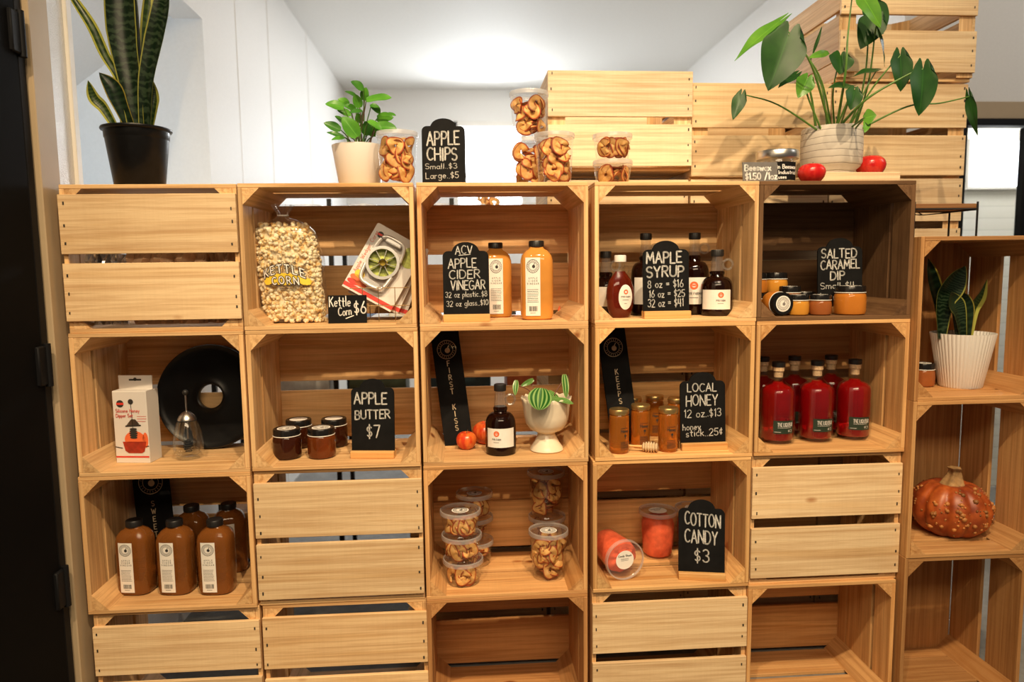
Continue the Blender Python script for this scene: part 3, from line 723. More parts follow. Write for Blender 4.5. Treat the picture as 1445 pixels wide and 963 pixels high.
# the crates stacked behind, seen above the wall and through its gaps
sg = 'crates stacked behind the display wall'
yb = .365
mb = MB()
for k in range(3): mb.box((.74, yb + .05 + .14 * k, .066), (1.93, .10, .016), bev=.001)
for xx in (-.17, .74, 1.66): mb.box((xx, yb + .19, .029), (.09, .36, .058), bev=.001)
tag(mb.build('pallet', M['wood']), 'low wooden pallet under the stacked rear crates', 'pallet')
def stack(x, z0, n, names, dx=0.0, pale=(1, 1, 1)):
    for k in range(n):
        crate(names[k], x + random.uniform(-.003, .003), yb, z0 + k * D, 'upright', .462, .36, pale, group=sg)
nm = lambda w: [w % q for q in ('lowest', 'second', 'third', 'fourth', 'fifth')]
stack(.506, .075, 5, nm('rear crate behind the maple syrup crate, %s of its stack'))
crate('pale rear crate above the shelf, behind the two stacked apple chip tubs', .506, yb - .03, .075 + 5 * D + .028, 'upright', .462, .36, (1.10, 1.13, 1.22), group=sg)
for k, w in ((0, 'lower'), (1, 'upper')): crate('rear crate low behind the dark empty crate, %s of two' % w, .035, yb, .075 + k * D, 'upright', .455, .36, (.9, .85, .78), group=sg)
stack(.974, .075, 5, nm('rear crate behind the caramel crate, %s of its stack'))
crate('rear crate above the shelf behind the beeswax jar', .976, yb, .075 + 5 * D, 'upright', .462, .36, (1, .97, .90), group=sg)
stack(1.443, .075, 5, nm('rear crate by the black-framed door, %s of its stack'))
crate('rear crate behind the heart-leaved plant and the right apple', 1.442, yb, .075 + 5 * D, 'upright', .462, .36, (1, .97, .90), group=sg)
crate('topmost crate at the upper right, cut by the top of the photo', 1.462, yb, .088 + 6 * D, 'upright', .462, .40, (1, .98, .93), group=sg, slats=((0, .100), (.149, .280)))

# ------------------------------------------------------------------ chalkboard signs
F1, F2, F3, F4, TOP = Z1 + T, Z2 + T, Z3 + T, T, 4 * H
FR, FQ = 2 * PW + .012, PW + .012
def board_outline(w, h, arch=.285, sh=.885, r=.06, z0=0.0):
    o = [(-w / 2, z0), (w / 2, z0)]
    rr = r * 2 * w
    o += [(w / 2 - rr + rr * math.cos(math.radians(a)), sh * h - rr + rr * math.sin(math.radians(a))) for a in range(0, 91, 15)]
    ar = arch * w; top = h - sh * h; s = top / (1 - math.cos(math.radians(78))) if False else top
    n0 = .012
    o += [(ar + .002, sh * h)]
    o += [(ar * math.cos(math.radians(a)), sh * h + .0 + top * math.sin(math.radians(a))) for a in range(8, 173, 12)]
    o += [(-ar - .002, sh * h)]
    o += [(-w / 2 + rr - rr * math.sin(math.radians(a)), sh * h - rr + rr * math.cos(math.radians(a))) for a in range(0, 91, 15)]
    return o
def sign(label, x, y, z, w, h, lines, rz=0.0, lean=4.0, stand=True, group='chalkboard signs'):
    r = thing('chalkboard_sign', label, 'sign', (x, y, z), math.radians(rz), group)
    rot = (-math.radians(lean), 0, 0); zb = .004 if stand else 0.0
    mb = MB(); mb.prism(board_outline(w, h - zb), -.003, .003); mb.build('board', M['chalkboard'], r, (0, 0, zb), rot)
    if stand:
        mb = MB(); mb.box((0, -.011, .0105), (w * 1.01, .0145, .021), bev=.0012); mb.box((0, .010, .0105), (w * 1.01, .0135, .021), bev=.0012); mb.box((0, 0, .002), (w * 1.0, .010, .0038)); mb.build('stand', M['block'], r)
    mb = MB(); mp = flat(-.0036)
    for ln in lines:
        t, u0, u1, v0, v1 = ln[:5]; lw = .70 * (ln[5] if len(ln) > 5 else .0042)
        if t == '_': mb.ribbon([((u0 - .5) * w, v0 * h), ((u1 - .5) * w, v1 * h)], lw, mp)
        else: text(mb, t, (u0 - .5) * w, (u1 - .5) * w, v0 * h, (v1 - v0) * h * .90, lw, mp, jit=.05, slope=ln[6] if len(ln) > 6 else .02)
    mb.build('lettering', M['chalk'], r, (0, 0, zb), rot)
    return r
sign('black apple chips price sign standing on top of the shelf', -.047, .075, TOP, .120, .186,
     [('APPLE', .12, .86, .60, .82, .0062), ('CHIPS', .12, .80, .37, .57, .0062), ('Small..$3', .07, .80, .245, .33, .0026), ('Large..$5', .08, .83, .10, .20, .0026)], stand=False, lean=6)
sign('black ACV apple cider vinegar price sign in a wooden foot', .008, .045, F1, .128, .221,
     [('ACV', .28, .64, .83, .94, .004), ('_', .35, .60, .815, .825, .0025), ('APPLE', .12, .73, .655, .785, .0045), ('CIDER', .14, .80, .52, .635, .0045), ('VINEGAR', .17, .91, .38, .505, .0045),
      ('32 oz plastic..$8', .05, .95, .285, .36, .0026), ('32 oz glass..$10', .07, .97, .175, .25, .0026)])
sign('black maple syrup price sign between the syrup bottles', .573, .04, F1, .132, .219,
     [('MAPLE', .08, .84, .69, .845, .0065), ('SYRUP', .08, .88, .51, .66, .0065), ('8 oz = $16', .10, .87, .375, .48, .0035), ('16 oz = $25', .13, .90, .25, .35, .0035), ('32 oz = $41', .10, .87, .125, .235, .0035)])
sign('black salted caramel dip sign behind the big orange jar', 1.118, .105, F1, .134, .224,
     [('SALTED', .08, .87, .715, .845, .0052), ('CARAMEL', .065, .935, .57, .70, .0052), ('DIP', .28, .60, .43, .55, .0055), ('Small..$4', .06, .82, .31, .40, .0032), ('Large..$7', .06, .80, .17, .26, .0032)], rz=-2)
sign('black apple butter seven dollar sign in a wooden foot', -.266, .075, F2, .124, .226,
     [('APPLE', .075, .83, .66, .815, .0062), ('BUTTER', .09, .90, .47, .59, .0055), ('$7', .36, .66, .23, .40, .0055)], rz=-7)
sign('black local honey and honey stick price sign', .692, .058, F2, .135, .226,
     [('LOCAL', .16, .80, .73, .845, .0045), ('HONEY', .13, .82, .55, .70, .0048), ('12 oz..$13', .09, .90, .40, .51, .0034), ('honey', .05, .44, .235, .32, .0034), ('stick..25\u00a2', .12, .93, .15, .25, .0034)], rz=1)
sign('black cotton candy three dollar sign turned slightly left', .688, .042, F3, .134, .234,
     [('COTTON', .14, .90, .67, .845, .0058, -.10), ('CANDY', .14, .83, .44, .62, .0058, -.06), ('$3', .35, .66, .20, .375, .0055, -.06)], rz=-11, lean=5)
def card(label, x, y, z, w, h, lines, m, rz=0, lean=6, name='price_card'):
    r = thing(name, label, 'sign', (x, y, z), math.radians(rz)); rot = (-math.radians(lean), 0, 0)
    mb = MB(); mb.box((0, 0, h / 2), (w, .004, h), bev=.0008); mb.build('card', m, r, None, rot)
    mp = flat(-.0026)
    for t, u0, u1, v0, v1, lw, sl in lines:
        mb = MB()
        if t == '_': mb.ribbon([((u0 - .5) * w, v0 * h), ((u1 - .5) * w, v1 * h)], lw, mp)
        else: text(mb, t, (u0 - .5) * w, (u1 - .5) * w, v0 * h, (v1 - v0) * h, lw, mp, jit=.05, slope=sl)
        mb.build('lettering' if t != '_' else 'underline', M['chalk_bright'], r, None, rot)
    return r
card('small black kettle corn six dollar card by the popcorn bag', -.322, .055, F1, .106, .078,
     [('Kettle', .04, .58, .58, .92, .0028, .05), ('Corn', .27, .60, .26, .54, .0028, .10), ('_', .46, .66, .17, .27, .0025, 0), ('$6', .68, .98, .34, .76, .0035, 0)], M['chalkboard'])
card('small grey beeswax price card at the edge of the shelf top', .832, .025, TOP, .100, .056,
     [('Beeswax', .06, .80, .56, .86, .0036, .02), ('$1.50 /1oz', .07, .97, .12, .44, .0036, .02)], M['slate'], lean=8)

# ------------------------------------------------------------------ bottles and jars
def emblem(mb, a, b, r, mp, mi, mi2):
    mb.ring(a, b, r, r * .07, mp, mi); mb.ring(a, b, r * .62, r * .05, mp, mi)
    for k in range(20):
        t = 2 * PI * k / 20
        mb.ribbon([(a + r * .74 * math.cos(t), b + r * .74 * math.sin(t)), (a + r * .88 * math.cos(t), b + r * .88 * math.sin(t))], r * .09, mp, mi)
    mb.dot(a + r * .12, b - r * .05, r * .26, mp, mi2); mb.ribbon([(a + r * .14, b + r * .18), (a + r * .28, b + r * .44)], r * .10, mp, mi2)
def capmesh(mb, r, z0, h, ribs=28, mi=0):
    mb.lathe([(r * .9, z0), (r, z0 + .001), (r, z0 + h * .85), (r * .93, z0 + h), (.0005, z0 + h)], 56, mi, fn=lambda p, a: Vector((p.x * (1 + .018 * math.cos(ribs * a)), p.y * (1 + .018 * math.cos(ribs * a)), p.z)))
def vinegar(label, x, y, z, rz, m, lab=-.012, h=.213, w=.098, d=.080, group='cider vinegar bottles'):
    r = thing('vinegar_bottle', label, 'bottle', (x, y, z), math.radians(rz), group)
    R = w / 2; k = d / w; hb = h - .020
    prof = [(.001, .003), (R * .80, .0), (R * .94, .004), (R, .016), (R, hb - .046), (R * .985, hb - .034), (R * .90, hb - .020), (R * .70, hb - .008), (R * .48, hb - .002), (R * .42, hb + .002), (R * .42, hb + .006)]
    mb = MB(); mb.lathe(prof, 48, 0, n=3.2, sy=k, cap1=True); mb.build('bottle', m, r)
    mb = MB(); capmesh(mb, R * .46, hb + .003, .018); mb.build('cap', M['cap'], r)
    mp0 = sup(R, R * k, 3.2); z0, z1 = .056 * h, (.745 if h < .22 else .79) * h
    mp = lambda a, b: mp0(a, z0 + (b - .022) / .150 * (z1 - z0))
    mb = MB(); mb.rect(lab - .0205, .022, lab + .0205, .172, mp, 0, 6); lb = mb.build('label', M['paper'], r)
    mb = MB(); m2 = fwd(mp, .0004); emblem(mb, lab, .150, .017, m2, 0, 0)
    for t, b in (('APPLE', .117), ('CIDER', .110), ('VINEGAR', .103)): text(mb, t, lab - (.012 if len(t) < 6 else .016), lab + (.012 if len(t) < 6 else .016), b, .0042, .0007, m2, gap=.9)
    textlines(mb, lab - .0155, lab + .0155, .058, .090, 8, m2, 0, .0011)
    a = lab - .011
    while a < lab + .011:
        wq = random.choice((.0006, .001, .0015)); mb.rect(a, .034, a + wq, .047, m2); a += wq + random.choice((.0006, .001))
    textlines(mb, lab - .008, lab + .008, .0295, .0295, 1, m2, 0, .001)
    mb.build('printing', M['ink'], lb)
    return r
vinegar('orange cider vinegar bottle right of the vinegar sign, seen whole', .209, .085, F1, -2, M['vinegar'], -.013, h=.222, w=.093)
vinegar('pale topped vinegar bottle half hidden behind the vinegar sign', .098, .200, F1, 4, M['vinegar'], -.004, h=.222, w=.093)
vb = vinegar('brown vinegar bottle at the left of the front three', -.962, .118, F3, -6, M['vinegar_dark'], -.008)
dup(vb, (-.845, .108, F3), 'brown vinegar bottle in the middle of the front three', math.radians(-5))
dup(vb, (-.728, .098, F3), 'brown vinegar bottle at the right of the front three', math.radians(-3))
dup(vb, (-.843, .232, F3), 'brown vinegar bottle in the back row, its label partly hidden', math.radians(-14))
dup(vb, (-.735, .240, F3), 'brown vinegar bottle in the back row against the right side', math.radians(20))

def syrup_label(r, R, a0, a1, b0, b1, ca, cb, e=.0007, rr=.0085):
    mp = cyl(R, 0, 0, e)
    mb = MB(); mb.rect(a0, b0, a1, b1, mp, 0, 14); lb = mb.build('label', M['paper'], r)
    m2 = lift(mp, .0004); mb = MB(); mb.ring(ca, cb, rr * .72, rr * .5, m2, 0)
    mb.dot(ca - rr * .2, cb + rr * .05, rr * .22, m2, 0); mb.dot(ca + rr * .2, cb + rr * .05, rr * .22, m2, 0)
    mb.build('leaf_emblem', M['orange_ink'], lb)
    mb = MB(); text(mb, 'PYR FARM', ca - rr * 1.5, ca + rr * 1.5, cb - rr * 2.2, rr * .55, rr * .13, m2)
    textlines(mb, ca - rr, ca + rr, cb - rr * 2.9, cb - rr * 2.9, 1, m2, 0, rr * .16); mb.build('printing', M['grey_ink'], lb)
def jug(label, x, y, z, rz, R, h, lab, cap='cap', mats=None, neckr=.0135, handle=1, group='maple syrup bottles', red=False):
    """round glass syrup jug with a finger loop at the neck"""
    r = thing('syrup_jug', label, 'bottle', (x, y, z), math.radians(rz), group)
    b0, b1, fill = (.40, .595, .68) if h < .22 else (.49, .655, .725)
    b0 *= h; b1 *= h; fill *= h; dh = b1 - b0
    liq = [(.001, .004), (R * .86, 0), (R * .97, .004), (R, .014), (R, b0 - .006), (R * .985, b0 + dh * .14)]
    liq += [(R * (.44 + .545 * math.cos(math.radians(t))), b0 + dh * (.14 + .86 * math.sin(math.radians(t)))) for t in (18, 36, 52, 66, 80, 90)]
    liq += [(R * .41, b1 + .003), (R * .46, b1 + .008), (R * .465, b1 + .014), (R * .42, fill - .002), (R * .405, fill)]
    mb = MB(); mb.lathe(liq, 48, 0, cap1=True)
    mb.lathe([(R * .405, fill + .0002), (R * .37, fill + (h - fill) * .3), (R * .335, h * .87), (R * .335, h - .014)], 32, 1)
    mb.build('bottle', [mats or M['syrup'], M['loop_glass']], r)
    mb = MB(); capmesh(mb, R * .39, h - .020, .020); mb.build('cap', M[cap], r)
    cx = R * .36; cz = fill + (h - fill) * .30
    mb = MB(); mb.tube([(handle * (cx + .013 + .0135 * math.cos(t)), 0, cz + .0145 * math.sin(t)) for t in [2 * PI * k / 20 for k in range(20)]], .0036, 8, closed=True)
    mb.build('finger_loop', M['loop_glass'], r)
    syrup_label(r, R, *lab)
    return r
jug('small syrup jug with the orange emblem, right of the maple syrup sign', .746, .115, F1, -20, .0465, .193, (-.046, .044, .020, .077, .012, .062))
jug('tall syrup jug with a black cap right behind the maple syrup sign', .702, .190, F1, -18, .0440, .246, (-.040, .044, .032, .112, .000, .088, .0007, .0125))
jug('tall syrup jug with a black cap left behind the maple syrup sign', .552, .190, F1, -10, .0440, .246, (-.040, .044, .034, .114, .034, .088, .0007, .0125), handle=1)
jug('dark syrup jug with a black cap behind the white-capped oval bottle', .428, .180, F1, -6, .0420, .193, (-.036, .040, .030, .088, .010, .072))
jug('lone syrup jug beside the footed white planter', .100, .082, F2, -3, .0445, .203, (-.043, .043, .026, .081, -.012, .066))
# oval bottle with a white cap
r = thing('oval_syrup_bottle', 'flat oval amber syrup bottle with a white cap', 'bottle', (.452, .092, F1), math.radians(12), 'maple syrup bottles')
pf = [(.001, .004), (.024, .0), (.031, .006), (.0385, .030), (.042, .062), (.0405, .085), (.033, .108), (.023, .122), (.0165, .130), (.0150, .134)]
mb = MB(); mb.lathe(pf, 44, 0, n=2.2, sy=.62, cap1=True); mb.lathe([(.0150, .1342), (.0135, .140), (.0125, .165)], 28, 1, sy=.9); mb.build('bottle', [M['syrup_red'], M['glass']], r)
mb = MB(); capmesh(mb, .0165, .160, .020); mb.build('cap', M['white_plastic'], r, )
mb = MB(); mb.tube([(.018 + .010 * math.cos(t), 0, .139 + .010 * math.sin(t)) for t in [2 * PI * k / 18 for k in range(18)]], .0026, 8, closed=True); mb.build('finger_loop', M['glass'], r)
def ovm(a, b):
    # front surface of the oval bottle
    rr = .0385
    for (r0, z0), (r1, z1) in zip(pf, pf[1:]):
        if z0 <= b <= z1 and z1 > z0: rr = r0 + (r1 - r0) * (b - z0) / (z1 - z0)
    return Vector((a, -(rr * .62) * max(0, 1 - abs(a / rr) ** 2.2) ** (1 / 2.2) - .0008, b))
mb = MB(); n = 30
ctr = (.006, .060)
for i in range(6):
    for k in range(n):
        q = [(i / 6, k), ((i + 1) / 6, k), ((i + 1) / 6, k + 1), (i / 6, k + 1)]
        mb._add([ovm(ctr[0] + .022 * s * math.cos(2 * PI * t / n), ctr[1] + .036 * s * math.sin(2 * PI * t / n)) for s, t in q], [(0, 1, 2, 3)], 0, True)
bmesh.ops.remove_doubles(mb.bm, verts=mb.bm.verts[:], dist=1e-5)
lb = mb.build('label', M['paper'], r)
m2 = fwd(ovm, .0005); mb = MB(); mb.ring(.006, .075, .0052, .0036, m2); mb.build('leaf_emblem', M['orange_ink'], lb)
mb = MB(); text(mb, 'PYR FARM', -.008, .020, .059, .0042, .0010, m2); textlines(mb, -.004, .016, .052, .052, 1, m2, 0, .0012); textlines(mb, .002, .010, .042, .042, 1, m2, 0, .001); mb.build('printing', M['grey_ink'], lb)

def jar(label, x, y, z, rz, R, h, m, lidlabel=True, group='caramel jars', rim_glint=True, tilt=None, loc=None, name='jar_of_spread', cat='jar'):
    r = thing(name, label, cat, (x, y, z), math.radians(rz), group)
    if tilt: r.rotation_euler = tilt
    hl = .019 if h > .06 else .016; hb = h - hl
    pf = [(.001, .003), (R * .80, 0), (R * .94, .003), (R, .011), (R, hb - .014), (R * .96, hb - .006), (R * .88, hb)]
    mb = MB(); mb.lathe(pf, 40, cap1=True); mb.build('glass_body', m, r)
    mb = MB(); mb.lathe([(R * .90, hb - .001), (R * .95, hb), (R * .95, hb + hl - .003), (R * .91, hb + hl), (R * .80, hb + hl), (R * .79, hb + hl - .0008), (.0005, hb + hl - .0008)], 44); ld = mb.build('lid', M['lid_black'], r)
    if rim_glint:
        mb = MB(); mb.tube([(R * .945 * math.cos(t), R * .945 * math.sin(t), hb - .0002) for t in [2 * PI * k / 36 for k in range(36)]], .0014, 6, closed=True); mb.build('rim_highlight', M['white_plastic'], r)  # white ring stands in for the highlight on the lid's lower edge
    if lidlabel:
        zt = hb + hl - .0004; mp = lambda a, b: Vector((a, b, zt))
        mb = MB(); mb.dot(0, 0, R * .66, mp, 0, 32); lb = mb.build('lid_label', M['paper'], ld, recalc=False)
        mb = MB(); m2 = lambda a, b: Vector((a, b, zt + .0004)); emblem(mb, 0, 0, R * .52, m2, 0, 0); mb.build('printing', M['grey_ink'], lb, recalc=False)
    return r
jg = 'jars of apple butter'
a = jar('dark apple butter jar at front left of the four', -.514, .102, F2, 0, .0400, .086, M['butter'], group=jg)
jar('lighter brown apple butter jar at front right of the four', -.416, .100, F2, 0, .0400, .086, M['butter2'], group=jg)
dup(a, (-.508, .225, F2), 'dark apple butter jar at back left of the four', .6)
dup(a, (-.402, .225, F2), 'dark apple butter jar at back right of the four', 1.4)
cg = 'jars of caramel dip'
cy = jar('small yellow caramel jar right of the jar lying on its side', .972, .070, F1, 0, .0315, .060, M['caramel_y'], group=cg)
cb = jar('small brown caramel jar between the yellow jar and the big orange jar', 1.034, .060, F1, .4, .0315, .060, M['caramel_b'], group=cg)
jar('big orange caramel jar in front of the salted caramel sign', 1.122, .058, F1, 0, .0440, .084, M['caramel'], group=cg)
jar('small orange caramel jar standing behind the front yellow one', .985, .150, F1, .2, .0330, .082, M['caramel'], group=cg)
jar('brown caramel jar at the back left of the caramel sign', 1.058, .205, F1, .1, .0340, .062, M['caramel_b'], group=cg)
k1 = jar('caramel jar at the back, lower of the left stacked pair', .898, .205, F1, 0, .0360, .060, M['caramel'], group=cg)
jar('caramel jar at the back, lower of the right stacked pair', .972, .222, F1, .3, .0360, .060, M['caramel'], group=cg, lidlabel=False)
jar('orange caramel jar on top of the left stacked pair', .900, .205, F1 + .0602, .1, .0360, .062, M['caramel'], group=cg)
jar('golden caramel jar on top of the right stacked pair', .972, .222, F1 + .0602, .2, .0360, .062, M['caramel_y'], group=cg)
jar('caramel jar lying on its side with its white lid label facing out', .908, .108, F1 + .0352, 0, .0350, .064, M['caramel'], group=cg, tilt=(math.radians(90), 0, math.radians(8)))
jar('small orange jar left of the ribbed white pot, right end crate', 1.418, .150, FR, 0, .0335, .072, M['caramel_b'], group=cg)

def honey(label, x, y, z, rz):
    r = thing('honey_jar', label, 'jar', (x, y, z), math.radians(rz), 'jars of honey'); R = .0285; h = .128
    mb = MB(); mb.lathe([(.001, .003), (R * .86, 0), (R * .97, .004), (R, .012), (R, h - .026), (R * .97, h - .020), (R * .88, h - .015)], 36, cap1=True); mb.build('glass_body', M['honey'], r)
    mb = MB(); mb.lathe([(R * .97, h - .0145), (R * 1.0, h - .013), (R * 1.0, h - .003), (R * .95, h), (.0005, h - .0006)], 40); mb.build('lid', M['gold_lid'], r)
    mp = cyl(R, 0, .35, .0006); mb = MB()
    textlines(mb, -.012, .012, .076, .076, 1, mp, 0, .0012); text(mb, 'Honey', -.012, .012, .064, .0085, .0016, mp)
    mb.dot(.001, .054, .0035, mp); mb.ribbon([(.001, .054), (.001, .045)], .0018, mp)
    textlines(mb, -.013, .013, .014, .036, 7, mp, 0, .0013); mb.build('printing', M['ink'], r)
    return r
hj = honey('honey jar at the front left, its text turned to the right', .441, .050, F2, 4)
dup(hj, (.586, .052, F2), 'honey jar at the front right beside the dipper head', math.radians(-15))
dup(hj, (.518, .107, F2), 'honey jar in the middle, just behind the wooden dipper', math.radians(-10))
dup(hj, (.522, .225, F2), 'honey jar at the back left near the black banner board', math.radians(40))
dup(hj, (.598, .245, F2), 'honey jar at the back centre, highest lid of the six', math.radians(-20))
dup(hj, (.655, .195, F2), 'honey jar half hidden behind the local honey sign', math.radians(15))

def liqueur(label, x, y, z, rz):
    r = thing('liqueur_bottle', label, 'bottle', (x, y, z), math.radians(rz), 'red liqueur bottles'); R = .050; h = .245
    mb = MB()
    mb.lathe([(.001, .012), (R * .86, .012), (R * .93, .017), (R * .93, .150), (R * .88, .163), (R * .70, .171), (R * .35, .178), (R * .27, .184)], 44, 0, cap1=True)
    mb.lathe([(.001, .0045), (R * .90, .0), (R, .005), (R, .152), (R * .97, .162), (R * .86, .171), (R * .55, .180), (R * .34, .190), (R * .31, .205), (R * .31, h - .034), (R * .345, h - .033), (R * .345, h - .028), (R * .30, h - .027)], 44, 1)
    mb.build('bottle', [M['liqueur'], M['glass']], r)
    mb = MB(); mb.lathe([(R * .26, h - .046), (R * .28, h - .029), (R * .335, h - .027), (R * .345, h - .0145)], 28, cap0=True); mb.build('cork', M['cork'], r)
    mb = MB(); mb.lathe([(R * .375, h - .0145), (R * .385, h - .013), (R * .385, h - .001), (R * .36, h), (.0005, h)], 36, cap0=True); mb.build('stopper', M['cap'], r)
    mp = cyl(R, .006, -.05, .0008); mb = MB(); mb.rect(-.031, .030, .031, .069, mp, 0, 10); lb = mb.build('label', M['green_label'], r)
    m2 = lift(mp, .0004); mb = MB(); text(mb, 'THE LIQUEUR', -.019, .027, .052, .0105, .0017, m2, gap=.16); textlines(mb, -.018, .022, .048, .048, 1, m2, 0, .0014)
    textlines(mb, -.028, -.008, .035, .035, 1, m2, 0, .0014); text(mb, '#3', .012, .025, .035, .007, .001, m2); mb.build('printing', M['chalk'], lb)
    return r
lq = liqueur('red liqueur bottle at the front left of the six', .940, .115, F2, 2)
dup(lq, (1.066, .125, F2), 'red liqueur bottle at the front centre of the six', math.radians(3))
dup(lq, (1.190, .135, F2), 'red liqueur bottle at the front right of the six', math.radians(-4))
dup(lq, (1.050, .240, F2), 'red liqueur bottle at the back between the front left and centre ones', math.radians(20))
dup(lq, (1.172, .243, F2), 'red liqueur bottle at the back between the front centre and right ones', math.radians(8))
dup(lq, (.945, .236, F2), 'red liqueur bottle at the back left, mostly hidden by the crate edge', math.radians(30))

# ------------------------------------------------------------------ tubs of dried apple
def slice_mesh(seed):
    rnd = random.Random(seed); bm = MB(); nu, nv = 26, 8
    R = .0275 + rnd.uniform(-.003, .0015); w = .0106 + rnd.uniform(-.001, .0012); th = .0021
    ph = [rnd.uniform(0, 6.28) for _ in range(4)]; bend = rnd.uniform(.1, .5); full = 0.0 if seed % 3 else rnd.uniform(.5, 1.6)
    vs = []; uvs = []
    for i in range(nu + 1):
        t = full / 2 + (2 * PI - full) * i / nu
        rr = R - w + .002 * math.sin(3 * t + ph[0])
        wz = .004 * math.sin(2 * t + ph[1]) + .002 * math.sin(3 * t + ph[2])
        for j in range(nv):
            q = 2 * PI * j / nv; a = rr + (w + .0015 * math.sin(2 * t + ph[3])) * math.cos(q)
            x, y = a * math.cos(t), a * math.sin(t); z = th * math.sin(q) + wz + bend * x * x * 9 * (1 if seed % 2 else -.6)
            vs.append(Vector((x, y, z))); uvs.append((.5 + .5 * math.cos(q), .5))
    fs = [(i * nv + j, (i + 1) * nv + j, (i + 1) * nv + (j + 1) % nv, i * nv + (j + 1) % nv) for i in range(nu) for j in range(nv)]
    if full: fs += [tuple(range(nv)), tuple(nu * nv + j for j in range(nv))[::-1]]
    bm._add(vs, fs, 0, True, uvs)
    return bm
SL = []; SN = [0]
def apple_slice(label, loc, rot, group):
    if len(SL) < 9:
        o = slice_mesh(len(SL) + 1).build('dried_apple_slice', M['slice'], None, sharp=80); SL.append(o)
    else:
        o = SL[random.randrange(9)].copy(); C.objects.link(o)
    o.location = loc; o.rotation_euler = rot; o.scale = (1, 1, 1)
    return tag(o, label, 'apple slice', group)
def tub(label, short, x, y, z, h, n, lidlabel=False, R=.0575, group='tubs of dried apple', rz=0):
    r = thing('deli_tub', label, 'tub', (x, y, z), rz, group); rb = R * .80; rt = R * .955
    mb = MB(); mb.lathe([(.001, .0035), (rb * .86, .0035), (rb * .9, .0), (rb * .96, .0), (rb, .003), (rt * .985, h - .012), (rt, h - .010), (rt, h - .004)], 44); mb.build('tub_wall', M['clear'], r)
    mb = MB(); mb.lathe([(R * .985, h - .013), (R, h - .012), (R, h - .003), (R * .985, h), (R * .93, h), (R * .92, h - .004)], 44, 0)
    mb.lathe([(R * .92, h - .004), (.0005, h - .0042)], 44, 1); ld = mb.build('lid', [M['rim'], M['frost']], r)
    if lidlabel:
        zt = h - .0036; mp = lambda a, b: Vector((a, b, zt)); mb = MB(); mb.dot(0, 0, R * .42, mp, 0, 28); lb = mb.build('lid_label', M['paper'], ld, recalc=False)
        mb = MB(); emblem(mb, 0, 0, R * .34, lambda a, b: Vector((a, b, zt + .0004)), 0, 0); mb.build('printing', M['ink'], lb, recalc=False)
    n = int(n * (1.36 if n > 5 else 1))
    n = min(n, 300 - SN[0]); SN[0] += n
    for k in range(n):
        zz = .016 + (h - .035) * (k + .5) / n
        rr = rb + (rt - rb) * zz / h
        a = random.uniform(-2.8, -.3) if random.random() < .80 else random.uniform(0, 6.28)
        steep = random.random() < .62
        if steep:
            d = rr - .0105 - abs(random.gauss(0, .003)); e = Euler((PI / 2 + random.uniform(-.25, .08), random.uniform(-.5, .5), a + PI / 2 + random.uniform(-.15, .15)))
            dm = math.sqrt(max(0.0, rr * rr - .0275 ** 2)) - .002; d = min(d, dm)
            zz = min(max(zz, .034), h - .040)
        else:
            d = random.uniform(.002, max(.004, rr - .031)); e = Euler((random.uniform(-.45, .45), random.uniform(-.45, .45), random.uniform(0, 6.28)))
        apple_slice('dried apple ring packed inside the ' + short, (x + d * math.cos(a), y + d * math.sin(a), z + zz), e, 'apple rings in the ' + short)
    return r
hb_, hs_ = .144, .0735
tub('tall tub of apple chips between the white pot and the chips sign', 'tall tub left of the chips sign', -.174, .080, TOP, hb_, 17)
tub('tall tub at the back, lower of the two-high stack beside the bright window', 'lower back tub by the bright window', .200, .190, TOP, hb_, 14)
tub('tall tub at the back, top of the two-high stack', 'top tub of the back stack', .202, .190, TOP + hb_ + .0003, hb_ - .01, 14)
tub('tall tub standing in front of the two-high stack', 'tall tub before the back stack', .264, .100, TOP, hb_, 18)
tub('short tub, lower of the pair in front of the pale rear crate', 'lower short tub of the pair', .437, .130, TOP, hs_, 9)
tub('short tub, upper of the pair in front of the pale rear crate', 'upper short tub of the pair', .436, .130, TOP + hs_ + .0003, hs_, 9)
for k, w in enumerate(('bottom', 'middle', 'top')):
    tub('short dried apple tub, %s of the front left stack of three' % w, '%s tub of the front stack' % w, -.016 - .003 * k, .090, F3 + k * (hs_ + .0003), hs_, 9, k == 2, R=.060)
for k, w in enumerate(('bottom', 'middle', 'top')):
    tub('short dried apple tub, %s of the rear left stack of three' % w, '%s tub of the rear stack' % w, .022, .222, F3 + k * (hs_ + .003), hs_ + .0025, 7, k == 2, R=.058)
tub('tall dried apple tub with a labelled lid, at the front right', 'front right tall tub', .240, .105, F3, hb_, 18, True, R=.060)
tub('tall dried apple tub at the rear right, lower of two', 'lower rear right tall tub', .250, .228, F3, hb_, 12, R=.0595)
tub('tall dried apple tub at the rear right, upper of two', 'upper rear right tall tub', .248, .228, F3 + hb_ + .0003, hb_, 18, True, R=.0595)

